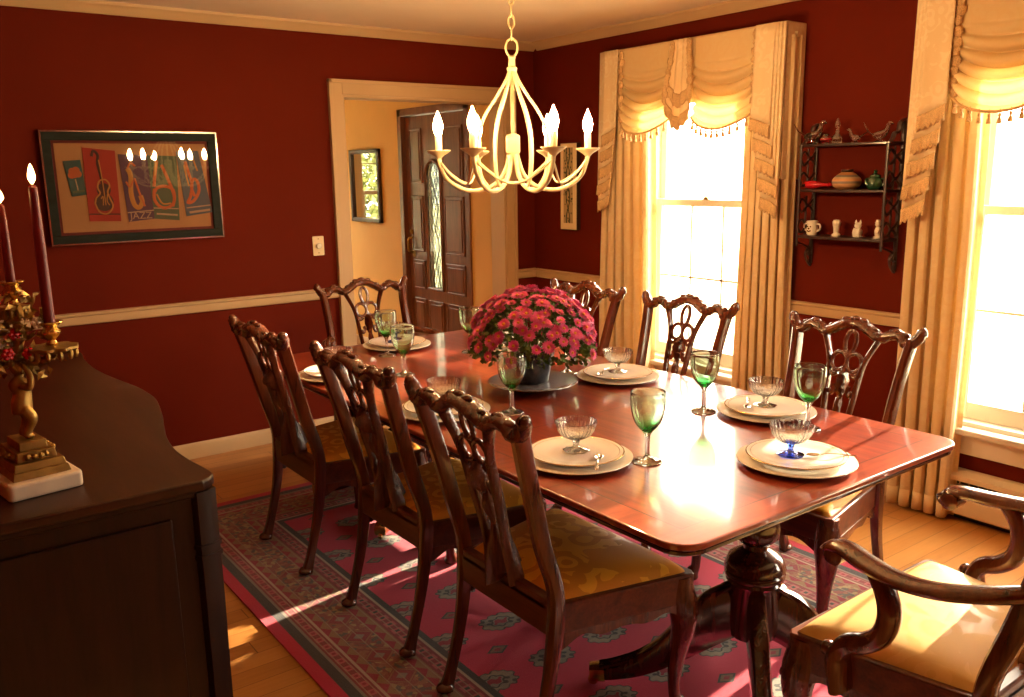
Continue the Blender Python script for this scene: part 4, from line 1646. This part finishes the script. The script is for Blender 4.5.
# ------------------------------------------------------------------ place settings
def charger(label, x, y):
    o = thing('charger_plate', label, 'plate', (x, y, TZ), 0, 'large ivory chargers')
    obj('body', G().lathe([(.004, .003), (.08, .003), (.10, .0), (.106, .004), (.120, .008), (.155, .011), (.165, .0145), (.164, .017), (.150, .0155), (.118, .0125), (.104, .008), (.08, .007), (.004, .007)], 48), MT['charger'], o, ang=60)
    return o


def dinner(label, x, y):
    o = thing('dinner_plate', label, 'plate', (x, y, TZ + .0165), 0, 'gold rimmed dinner plates')
    obj('body', G().lathe([(.004, .003), (.07, .003), (.085, -.001), (.092, .004), (.105, .008), (.134, .011), (.1395, .0135), (.1385, .0155), (.128, .0145), (.102, .011), (.088, .0075), (.07, .007), (.004, .007)], 48), MT['china'], o, ang=60)
    obj('gold_rim', G().lathe([(.1368, .0156), (.1388, .0160), (.1402, .0145)], 48, cap=False), MT['rimgold'], o)
    obj('gold_line', G().lathe([(.1255, .0147), (.1265, .0150)], 48, cap=False), MT['rimgold'], o)
    return o


def sherbet(label, x, y, foot='cut'):
    o = thing('sherbet_glass', label, 'glass', (x, y, TZ + .0238), 0, 'ribbed glass sherbet bowls')
    rf = lambda a, z: 1 + .032 * math.cos(26 * a)
    obj('bowl', G().lathe([(.008, .036), (.020, .036), (.040, .046), (.054, .064), (.059, .083), (.060, .090), (.0575, .090), (.056, .083), (.051, .066), (.038, .050), (.018, .041), (.003, .040)], 104, rf=rf, cap=False), MT['cut'], o, ang=70)
    rf2 = lambda a, z: 1 + .05 * math.cos(8 * a)
    obj('foot', G().lathe([(.036, 0), (.038, .003), (.024, .007), (.010, .012), (.008, .020), (.010, .028), (.014, .0355), (.002, .0362)], 48, rf=rf2 if foot == 'cut' else None), MT[foot], o, ang=70)
    return o


def goblet(label, x, y):
    o = thing('wine_goblet', label, 'glass', (x, y, TZ), 0, 'green glass goblets')
    prof = [(.004, .0905), (.016, .094), (.030, .108), (.041, .128), (.048, .155), (.0505, .185), (.0495, .207), (.0480, .207), (.0487, .185), (.046, .156), (.039, .131), (.028, .112), (.014, .100), (.003, .099)]
    obj('bowl', G().lathe(prof, 40, k=2, cap=False), MT['goblet'], o, ang=70)
    obj('stem_and_foot', G().lathe([(.041, .0008), (.042, .002), (.038, .006), (.018, .010), (.009, .018), (.0075, .03), (.0068, .055), (.008, .078), (.012, .087), (.016, .0935), (.002, .095)], 32, k=2), MT['glass'], o, ang=70)
    return o


def spoon(label, x, y, ang_, z=TZ + .030):
    o = thing('teaspoon', label, 'spoon', (x, y, z), ang_, 'silver teaspoons')
    obj('bowl', G().grid(lambda u, v: ((.018 + .0) * (2 * u - 1) * 1.15, (.0125) * math.sqrt(max(0, 1 - (2 * u - 1) ** 2)) * (2 * v - 1), -.004 * (1 - (2 * u - 1) ** 2) * (1 - (2 * v - 1) ** 2) + .001), 14, 8), MT['silver'], o, solid=.0012, fix=False)
    obj('handle', G().sweep([(.019, 0, .001), (.035, 0, .004), (.06, 0, .005), (.085, 0, .003), (.108, 0, .001), (.115, 0, .001)], [(.0022, .0012), (.0022, .0015), (.003, .0012), (.0042, .001), (.006, .001), (.003, .0008)], 8, 4, up=(0, 0, 1)), MT['silver'], o)
    return o


# (x, y, who, towards-seat direction, spoon angle, goblet)
PL = [
    (1.571, 1.817, 'at the nearest left place', -136, (1.72, 1.678), 'cut', (.014, -.082)),
    (1.545, 2.495, 'at the middle left place', -150, (1.728, 2.339), 'cut', (-.06, -.03)),
    (1.505, 3.255, 'at the far left place', 170, (1.728, 3.093), 'cut', (-.05, .02)),
    (2.036, 1.402, 'at the near end before the armchair', -46, (2.345, 1.580), 'blue', (.026, -.037)),
    (2.392, 1.775, 'on the window side below the wall shelf', 37, (2.246, 1.925), 'cut', (-.062, .031)),
    (2.362, 2.476, 'on the window side before the far window', 29, (2.262, 2.672), 'cut', (-.082, .014)),
    (2.40, 3.26, 'on the window side hidden behind the flowers', 20, (2.203, 3.302), 'cut', (-.06, .02)),
    (2.00, 3.638, 'at the far end before the doorway', 60, (1.862, 3.485), 'blue', (.05, .03)),
]
for x, y, who, sa, gob, foot, so_ in PL:
    charger('ivory charger ' + who, x, y)
    dinner('gold rimmed plate on the charger ' + who, x, y)
    sherbet(('blue footed ' if foot == 'blue' else '') + 'ribbed glass sherbet bowl on the plate ' + who, x + (-.008 if foot == 'blue' else .012), y + .014, foot)
    spoon('silver teaspoon on the plate ' + who, x + so_[0], y + so_[1], math.radians(sa))
    goblet('green glass goblet of the setting ' + who, *gob)
# ------------------------------------------------------------------ chrysanthemum centrepiece
CX, CY = 2.008, 2.578
t = thing('glass_plate', 'round glass plate with a low foot under the potted flowers', 'plate', (CX, CY, TZ))
obj('plate', G().lathe([(.004, .020), (.13, .020), (.165, .024), (.175, .028), (.174, .031), (.16, .027), (.125, .024), (.004, .024)], 48), plain('frosted plate glass', (.46, .42, .42), .22, .04, 10, metal=.35, coat=.4), t, ang=60)
obj('foot_ring', G().lathe([(.085, 0), (.09, .003), (.080, .020), (.072, .020), (.078, .003), (.08, 0)], 40, cap=False), MT['silver'], t)

ZP = TZ + .0255
t = thing('potted_chrysanthemum', 'domed magenta chrysanthemum in a dark foil pot at the table centre', 'plant', (CX, CY, ZP))
rf = lambda a, z: 1 + (.012 + .02 * max(0, (z - .07) / .05)) * math.sin(17 * a + z * 30)
obj('pot', G().lathe([(.055, 0), (.060, .004), (.068, .05), (.078, .10), (.085, .118), (.080, .119), (.074, .10), (.01, .095)], 64, rf=rf), MT['foil'], t, ang=60)
obj('soil', G().lathe([(.073, .094), (.05, .100), (.003, .103)], 20), MT['bark'], t)
zc, RXY, RZ = .130, .238, .222           # dome centre above the pot
g = G()
rr = random.Random(5)
for i in range(40):
    a = rr.random() * 2 * PI
    q = rr.random() ** .5
    e = (RXY * .8 * q * math.cos(a), RXY * .8 * q * math.sin(a), zc + RZ * .7 * (1 - q * q) ** .5 * 1.0 + .01)
    g.sweep([(.03 * math.cos(a) * q, .03 * math.sin(a) * q, .095), (e[0] * .5, e[1] * .5, .095 + (e[2] - .095) * .55), e], .003, 5, 3)
st_ = obj('stems', g, MT['leaf'], t)
st_['kind'] = 'stuff'
# leaves fill the dome and its skirt
g = G()
for i in range(1500):
    a = rr.random() * 2 * PI
    el = math.asin(rr.uniform(-.20, .98))
    k = rr.uniform(.72, .97)
    c = V((RXY * k * math.cos(el) * math.cos(a), RXY * k * math.cos(el) * math.sin(a), zc + RZ * k * math.sin(el) * (1 if el > 0 else .55)))
    if c.z < .10 and math.hypot(c.x, c.y) < .09:
        continue
    out = V((math.cos(el) * math.cos(a), math.cos(el) * math.sin(a), math.sin(el)))
    d = (out + V((rr.gauss(0, .5), rr.gauss(0, .5), rr.gauss(0, .5) - .25))).normalized()
    n = d.cross(V((rr.gauss(0, 1), rr.gauss(0, 1), rr.gauss(0, 1)))).normalized()
    w = d.cross(n).normalized()
    L = rr.uniform(.022, .036)
    pts = [c, c + d * L * .3 + w * L * .30, c + d * L * .5 + w * L * .18, c + d * L * .68 + w * L * .32 + n * .002, c + d * L, c + d * L * .68 - w * L * .32 + n * .002, c + d * L * .5 - w * L * .18, c + d * L * .3 - w * L * .30]
    g.add(pts, [tuple(range(8))])
o = obj('foliage', g, MT['leaf'], t, smooth=False, fix=False)
o['kind'] = 'stuff'


def blossom_geo(seed, R=.027):
    """A daisy-form chrysanthemum: three rings of petals round a small eye."""
    q = random.Random(seed)
    g = G()
    for ring, (n, r1, lift, z0) in enumerate(((16, 1.0, .25, 0), (14, .82, .5, .002), (11, .58, .8, .004))):
        for i in range(n):
            a = 2 * PI * (i + .5 * ring) / n + q.uniform(-.1, .1)
            r = R * r1 * q.uniform(.9, 1.05)
            w = R * .17
            ca, sa = math.cos(a), math.sin(a)
            up_ = lift * r * q.uniform(.7, 1.1)

            def P(rad, side, z):
                return (ca * rad - sa * side, sa * rad + ca * side, z0 + z)
            g.add([P(R * .12, 0, 0), P(r * .55, -w, up_ * .5), P(r, 0, up_ * .8), P(r * .55, w, up_ * .5), P(r * .6, 0, up_ * .35)],
                  [(0, 1, 4), (1, 2, 4), (2, 3, 4), (3, 0, 4)])
    g.mi = 1
    g.ball((0, 0, .006), (R * .22, R * .22, .005), 8, 5)
    return g


spots = []
gold_a = PI * (3 - 5 ** .5)
N = 250
for i in range(N):
    s = 1 - (i + .5) / N * 1.05
    if s < -.04:
        break
    a = i * gold_a + rr.uniform(-.25, .25)
    el = math.asin(max(-1, min(1, s + rr.uniform(-.03, .03))))
    k = rr.uniform(.97, 1.07)
    n = V((math.cos(el) * math.cos(a), math.cos(el) * math.sin(a), math.sin(el)))
    c = V((RXY * k * n.x, RXY * k * n.y, zc + RZ * k * n.z))
    if el < .5 and rr.random() < .30 + .42 * (el < .2):
        continue
    spots.append((c, (n + V((rr.gauss(0, .16), rr.gauss(0, .16), .25))).normalized()))
tocam = V((-CX, -CY, .5)).normalized()
spots.sort(key=lambda q: -q[1].dot(tocam) - q[0].dot(tocam) * 2)
geos = []
for i in range(4):
    o = obj('blossom', blossom_geo(i + 3), [MT['petal'], MT['petaleye']], t, ang=60, fix=False)
    geos.append(o)


def place(o, c, n):
    o.matrix_local = Matrix.Translation(c) @ n.to_track_quat('Z', 'Y').to_matrix().to_4x4() @ Matrix.Rotation(rr.random() * 6.28, 4, 'Z') @ Matrix.Scale(rr.uniform(.82, 1.12), 4)


for i, (c, n) in enumerate(spots[:96]):
    if i < 4:
        o = geos[i]
    else:
        o = geos[i % 4].copy()
        COL.objects.link(o)
    place(o, c, n)
g = G()
for c, n in spots[96:]:
    b = blossom_geo(rr.randint(0, 50))
    Tm = Matrix.Translation(c) @ n.to_track_quat('Z', 'Y').to_matrix().to_4x4()
    k0 = len(g.v)
    g.v += [tuple(Tm @ V(p)) for p in b.v]
    g.f += [tuple(i + k0 for i in f) for f in b.f]
    g.m += b.m
o = obj('blossoms_at_back', g, [MT['petal'], MT['petaleye']], t, ang=60, fix=False)
o['kind'] = 'stuff'

# ------------------------------------------------------------------ chandelier
HX, HY = 1.945, 2.60
t = thing('chandelier', 'ivory six-arm chandelier with lit flame bulbs hanging over the table', 'chandelier', (HX, HY, 0))
tilt = math.atan2(-rt.y if False else r0.y, r0.x)      # two of the arms stand square to the doorway view
obj('hub', G().lathe([(.004, 1.636), (.018, 1.638), (.022, 1.645), (.026, 1.652), (.026, 1.705), (.020, 1.712), (.006, 1.716)], 24), MT['ivory'], t)
obj('stem', G().lathe([(.006, 1.70), (.0075, 1.76), (.0085, 1.90), (.010, 1.93), (.017, 1.934), (.019, 1.945), (.013, 1.950), (.011, 1.975), (.013, 1.982), (.004, 1.988)], 20), MT['ivory'], t)
armp = [(.012, 1.650), (.020, 1.615), (.040, 1.565), (.085, 1.525), (.150, 1.512), (.205, 1.527), (.249, 1.562), (.268, 1.608), (.273, 1.638)]
rodp = [(.010, 1.935), (.024, 1.900), (.058, 1.845), (.098, 1.785), (.124, 1.72), (.132, 1.66), (.130, 1.60), (.118, 1.550), (.100, 1.524)]
for q in range(6):
    a = tilt + q * PI / 3
    ca, sa = math.cos(a), math.sin(a)
    P3 = lambda r, z: (r * ca, r * sa, z)
    ar = obj('arm', G().sweep([P3(*p) for p in armp], [.0085, .0085, .0085, .0082, .008, .0078, .0075, .0075, .009], 10, 5), MT['ivory'], t)
    obj('lyre_rod', G().sweep([P3(*p) for p in rodp], [.005, .0055, .0055, .0055, .0055, .0055, .0055, .0055, .0045], 8, 5), MT['ivory'], t)
    b = a + PI / 3
    g = G()
    pts = []
    for i in range(9):
        u = i / 8
        ang_ = a + (b - a) * u
        r = .268 - .07 * math.sin(PI * u)
        pts.append((r * math.cos(ang_), r * math.sin(ang_), 1.620 - .082 * math.sin(PI * u) ** .8))
    obj('garland_loop', g.sweep(pts, .0038, 7, 3), MT['ivory'], t)
    c = (.273 * ca, .273 * sa, -.013)
    obj('drip_cup', G().lathe([(.006, 1.640), (.012, 1.648), (.020, 1.655), (.036, 1.664), (.044, 1.671), (.044, 1.674), (.030, 1.672), (.004, 1.668)], 24, c=c), MT['ivory'], ar)
    obj('candle_sleeve', G().lathe([(.0125, 1.668), (.0125, 1.724), (.0105, 1.728), (.004, 1.728)], 16, c=c), MT['candlesleeve'], ar)
    obj('flame_bulb', G().lathe([(.008, 1.727), (.013, 1.735), (.0175, 1.752), (.0165, 1.770), (.0105, 1.787), (.004, 1.803), (.001, 1.812)], 14, k=2, c=c), MT['bulb'], ar)
# chain and ceiling rose
g = G()
z = 1.985


def link(par, z, h, wd, turn, r=.0032):
    pts = []
    for i in range(12):
        an = 2 * PI * i / 12
        x = wd * math.cos(an)
        pts.append((x * math.cos(turn), x * math.sin(turn), z + h / 2 + h / 2 * math.sin(an)))
    return obj('chain_link', G().sweep(pts, r, 7, 2, closed=True), MT['ivory'], par)


link(t, 1.984, .062, .021, tilt, .0042)
z = 2.040
k = 0
while z < 2.385:
    link(t, z, .046, .011, tilt + (PI / 2 if k % 2 == 0 else .2))
    z += .0395
    k += 1
obj('ceiling_rose', G().lathe([(.004, 2.392), (.012, 2.40), (.03, 2.41), (.058, 2.425), (.062, ZC), (.004, ZC)], 28), MT['ivory'], t)

# ------------------------------------------------------------------ sideboard
SZ = .92
sy = [1.87, 1.912, 2.043, 2.154, 2.272, 2.383, 2.524, 2.689, 2.80, 2.903, 3.075, 3.20, 3.331, 3.50, 3.63, 3.66]
sx = [.528, .564, .552, .548, .561, .584, .616, .645, .648, .641, .614, .599, .592, .598, .612, .585]
front = catmull(list(zip(sx, sy)), 5)


def fx(y):
    for p, q in zip(front, front[1:]):
        if p[1] <= y <= q[1] + 1e-9:
            return p[0] + (q[0] - p[0]) * (y - p[1]) / max(1e-9, q[1] - p[1])
    return front[-1][0]


t = thing('sideboard', 'dark walnut serpentine sideboard holding the brass candelabra', 'sideboard', (0, 0, 0))
bx = XL + .025
poly = [(bx, 1.87)] + [(p[0], p[1]) for p in front] + [(bx, 3.66)]
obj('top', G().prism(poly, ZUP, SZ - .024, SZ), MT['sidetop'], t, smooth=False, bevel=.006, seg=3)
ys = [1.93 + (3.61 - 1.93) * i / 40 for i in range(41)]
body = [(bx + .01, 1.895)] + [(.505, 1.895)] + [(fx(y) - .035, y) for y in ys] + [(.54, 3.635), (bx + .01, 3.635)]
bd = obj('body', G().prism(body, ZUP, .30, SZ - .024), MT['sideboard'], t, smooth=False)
obj('under_moulding', G().prism([(bx + .005, 1.885), (.515, 1.885)] + [(fx(y) - .022, y) for y in ys] + [(.552, 3.645), (bx + .005, 3.645)], ZUP, SZ - .042, SZ - .022), MT['sideboard'], t, smooth=False, bevel=.006)


def curved_panel(y0, y1, z0, z1, nm, th=.014):
    g = G()
    n = 16
    o1 = [(fx(y0 + (y1 - y0) * i / n) - .035 + th, y0 + (y1 - y0) * i / n) for i in range(n + 1)]
    i1 = [(fx(y0 + (y1 - y0) * i / n) - .037, y0 + (y1 - y0) * i / n) for i in range(n, -1, -1)]
    g.prism(o1 + i1, ZUP, z0, z1)
    p = obj(nm, g, MT['sideboard'], t, smooth=False, bevel=.004)
    return p


def pull(par, y, z):
    x = fx(y) - .02
    g = G().lathe([(.012, 0), (.012, .003), (.004, .004)], 14, c=(0, 0, 0))
    g = G()
    for s in (-1, 1):
        g.ball((x + .006, y + s * .035, z), (.008, .010, .010), 10, 8)
    g.sweep([(x + .006, y - .035, z), (x + .016, y - .03, z - .018), (x + .018, y, z - .028), (x + .016, y + .03, z - .018), (x + .006, y + .035, z)], .0032, 8, 4)
    obj('drawer_pull', g, MT['brass'], par)


for y0, y1 in ((1.96, 2.36), (3.18, 3.58)):
    p = curved_panel(y0, y1, .34, .86, 'door')
    pull(p, y1 - .08 if y0 < 2.5 else y0 + .08, .63)
for z0, z1 in ((.34, .50), (.52, .68), (.70, .86)):
    p = curved_panel(2.39, 3.15, z0, z1, 'drawer')
    pull(p, 2.58, (z0 + z1) / 2 + .01)
    pull(p, 2.96, (z0 + z1) / 2 + .01)
obj('end_panel', G().box(.0, .46, 1.887, 1.897, .36, .84), MT['sideboard'], t, smooth=False, bevel=.004)
for x, y in ((.530, 1.912), (.560, 3.622), (bx + .04, 1.925), (bx + .04, 3.605)):
    g = G().sweep([(x, y, SZ - .03), (x, y, .62), (x, y, .30), (x, y, 0)], [.030, .030, .028, .017], 8, 1, up=(1, .35, 0), sq=.55)
    for z in (.735, .760):
        g.sweep([(x, y, z - .005), (x, y, z + .005)], .0335, 8, 1, up=(1, .35, 0), sq=.55)
    obj('leg', g, MT['sideboard'], t)

# ------------------------------------------------------------------ candelabra
AX, AY = .225, 2.10
ROT = math.radians(9)
t = thing('candelabra', 'brass cherub candelabra with flowers and red candles on a marble base', 'candelabra', (AX, AY, SZ), ROT)
obj('marble_base', G().prism(rrect(-.075, .075, -.105, .105, .012), ZUP, 0, .036), MT['marble'], t, smooth=False, bevel=.006)
g = G()
for a, b, z0, z1 in ((.058, .085, .036, .052), (.052, .078, .052, .068), (.040, .062, .068, .088), (.028, .045, .088, .106)):
    vs = [(-a, -b, z0), (a, -b, z0), (a, b, z0), (-a, b, z0)] + [(x * .93, y * .95, z1) for x, y in ((-a, -b), (a, -b), (a, b), (-a, b))]
    g.add(vs, [(3, 2, 1, 0), (4, 5, 6, 7), (0, 1, 5, 4), (1, 2, 6, 5), (2, 3, 7, 6), (3, 0, 4, 7)])
for i in range(22):
    an = 2 * PI * i / 22
    g.ball((.045 * math.cos(an), .068 * math.sin(an), .078), (.008, .008, .007), 7, 5, jit=.004)
obj('brass_plinth', g, MT['brass'], t, smooth=False, bevel=.002)
# cherub: one continuous body
g = G()
Z0 = .106
g.sweep([(0, 0, Z0 + .055), (.0, .0, Z0 + .075), (.004, 0, Z0 + .10), (0, 0, Z0 + .122), (0, 0, Z0 + .136)], [(.017, .021), (.019, .022), (.016, .019), (.018, .022), (.008, .009)], 12, 4, up=(1, 0, 0))
g.ball((.003, 0, Z0 + .158), (.018, .017, .020), 14, 10)
g.ball((.020, 0, Z0 + .156), (.004, .004, .004), 8, 6)
for s in (-1, 1):
    g.sweep([(0, s * .011, Z0 + .065), (.012, s * .015, Z0 + .045), (.006, s * .013, Z0 + .025), (-.002, s * .013, Z0 + .008), (.012, s * .015, Z0 + .003)], [.013, .013, .010, .0075, .006], 10, 4)
    g.sweep([(0, s * .018, Z0 + .122), (.010, s * .032, Z0 + .115), (.014, s * .034, Z0 + .14), (.006, s * .022, Z0 + .168)], [.009, .0085, .007, .006], 8, 4)
    g.ball((.010, s * .006, Z0 + .160), .003, 6, 5)
ch = obj('cherub_figure', g, MT['brass'], t)
md = ch.modifiers.new('join', 'REMESH')
md.mode = 'VOXEL'
md.voxel_size = .0028
md.use_smooth_shade = True
g = G()
q = random.Random(4)
for i in range(26):
    d = V((q.gauss(-.2, 1), q.gauss(0, 1), q.gauss(.6, .8))).normalized()
    g.ball((.002 + d.x * .018, d.y * .018, Z0 + .162 + d.z * .019), .006, 7, 5)
obj('hair', g, MT['brass'], ch)


def leafy(g, c, d, L, w):
    d = V(d).normalized()
    s_ = d.orthogonal().normalized()
    c = V(c)
    n = d.cross(s_)
    g.add([c, c + d * L * .45 + s_ * w + n * .004, c + d * L, c + d * L * .45 - s_ * w + n * .004, c + d * L * .5 - n * .003],
          [(0, 1, 4), (1, 2, 4), (2, 3, 4), (3, 0, 4)])


def branch(pts, ztop, name='branch', pan=.048):
    g = G().sweep(pts, [.008] * (len(pts) - 1) + [.006], 9, 4)
    qq = random.Random(len(pts) + int(ztop * 999))
    for i in range(34):
        p = V(pts[qq.randrange(len(pts))]).lerp(V(pts[qq.randrange(len(pts))]), qq.random() * .4)
        leafy(g, p, (qq.gauss(0, 1), qq.gauss(0, 1), qq.gauss(0, .8)), qq.uniform(.02, .038), qq.uniform(.006, .010))
    b = obj(name, g, MT['brass'], t, ang=50)
    x, y = pts[-1][0], pts[-1][1]
    rf = lambda a, z: 1 + .07 * math.cos(9 * a)
    obj('drip_pan', G().lathe([(.006, ztop - .006), (.02, ztop - .004), (pan * .8, ztop - .012), (pan, ztop - .006), (pan, ztop), (pan * .75, ztop - .002), (.004, ztop + .004)], 54, c=(x, y, 0), rf=rf), MT['brass'], b)
    g = G()
    for i in range(12):
        an = 2 * PI * i / 12
        g.ball((x + pan * .9 * math.cos(an), y + pan * .9 * math.sin(an), ztop - .016), (.006, .006, .012), 7, 5)
    obj('pan_drops', g, MT['brass'], b)
    obj('candle_cup', G().lathe([(.008, ztop), (.012, ztop + .006), (.008, ztop + .014), (.018, ztop + .026), (.020, ztop + .034), (.013, ztop + .042), (.024, ztop + .050), (.026, ztop + .054), (.012, ztop + .053), (.004, ztop + .050)], 22, c=(x, y, 0), k=2), MT['brassy'], b)
    return b, ztop + .052


cR, cT = math.cos(-ROT), math.sin(-ROT)


def lateral(l, d):
    """offset l to the camera's right and d away from it, in the candelabra's own axes"""
    wv = V((AX, AY)).normalized()
    rv = V((wv.y, -wv.x))
    o_ = rv * l + wv * d
    return (o_.x * cR - o_.y * cT, o_.x * cT + o_.y * cR)


jx, jy = lateral(.012, 0)
tr = obj('trunk', G().sweep([(0, 0, Z0 + .165), (jx * .4, jy * .4, Z0 + .19), (jx, jy, Z0 + .22)], [.012, .010, .012], 10, 4, jit=.004), MT['brass'], t)
ends = []
ax, ay = lateral(.072, -.02)
b1, zc1 = branch([(0, 0, Z0 + .175), (ax * .5, ay * .5, Z0 + .165), (ax * 1.0, ay * 1.0, Z0 + .180), (ax, ay, .300)], .305, pan=.050)
ends.append((ax, ay, zc1, .290, .0105))
mx_, my_ = lateral(.010, .03)
b2, zc2 = branch([(jx, jy, Z0 + .215), (mx_, my_, .34), (mx_, my_, .385)], .392, pan=.030)
ends.append((mx_, my_, zc2, .165, .0085))
lx, ly = lateral(-.10, .02)
b3, zc3 = branch([(0, 0, Z0 + .175), (lx * .5, ly * .5, Z0 + .155), (lx * 1.0, ly, Z0 + .180), (lx, ly, .300)], .305, pan=.050)
ends.append((lx, ly, zc3, .26, .0105))
qq = random.Random(8)
for k in range(9):
    l, d, z = qq.uniform(-.03, .05), qq.uniform(-.04, .03), qq.uniform(Z0 + .15, Z0 + .31)
    x, y = lateral(l, d)
    g = G()
    for i in range(6):
        an = 2 * PI * i / 6
        g.ball((x + .008 * math.cos(an), y + .004, z + .008 * math.sin(an)), (.006, .006, .006), 7, 5)
    g.ball((x, y - .003, z), .005, 7, 5)
    obj('rose', g, MT['red'] if k % 2 else MT['porc'], tr)
g = G()
for k in range(90):
    l, d, z = qq.uniform(-.04, .07), qq.uniform(-.04, .03), qq.uniform(Z0 + .13, Z0 + .32)
    x, y = lateral(l, d)
    leafy(g, (x, y, z), (qq.gauss(0, 1), qq.gauss(0, 1), qq.gauss(0, .8)), qq.uniform(.02, .036), qq.uniform(.006, .011))
obj('leaf_spray', g, MT['brass'], tr, smooth=False)
cl = ['tall lit red candle on the right of the brass candelabra', 'shorter lit red candle at the left edge, raised on the candelabra', 'lit red candle on the hidden left arm of the candelabra']
for (x, y, z, h, r), lb in zip(ends, cl):
    wx, wy = AX + x * math.cos(ROT) - y * math.sin(ROT), AY + x * math.sin(ROT) + y * math.cos(ROT)
    o = thing('taper_candle', lb, 'candle', (wx, wy, SZ + z), 0, 'red taper candles')
    obj('wax', G().lathe([(r * 1.12, -.002), (r * 1.1, .01), (r, h * .6), (r * .82, h - .004), (r * .5, h), (.001, h - .001)], 18), MT['wax'], o)
    w = obj('wick', G().sweep([(0, 0, h - .004), (.001, 0, h + .006), (.003, 0, h + .010)], .0009, 6, 2), MT['wick'], o)
    fh = .042 if h > .2 else .030
    obj('flame', G().lathe([(.001, h + .003), (.0055, h + .010), (.0075, h + fh * .42), (.0055, h + fh * .75), (.002, h + fh * .98), (.0004, h + fh * 1.08)], 12, k=2), MT['flame'], o)
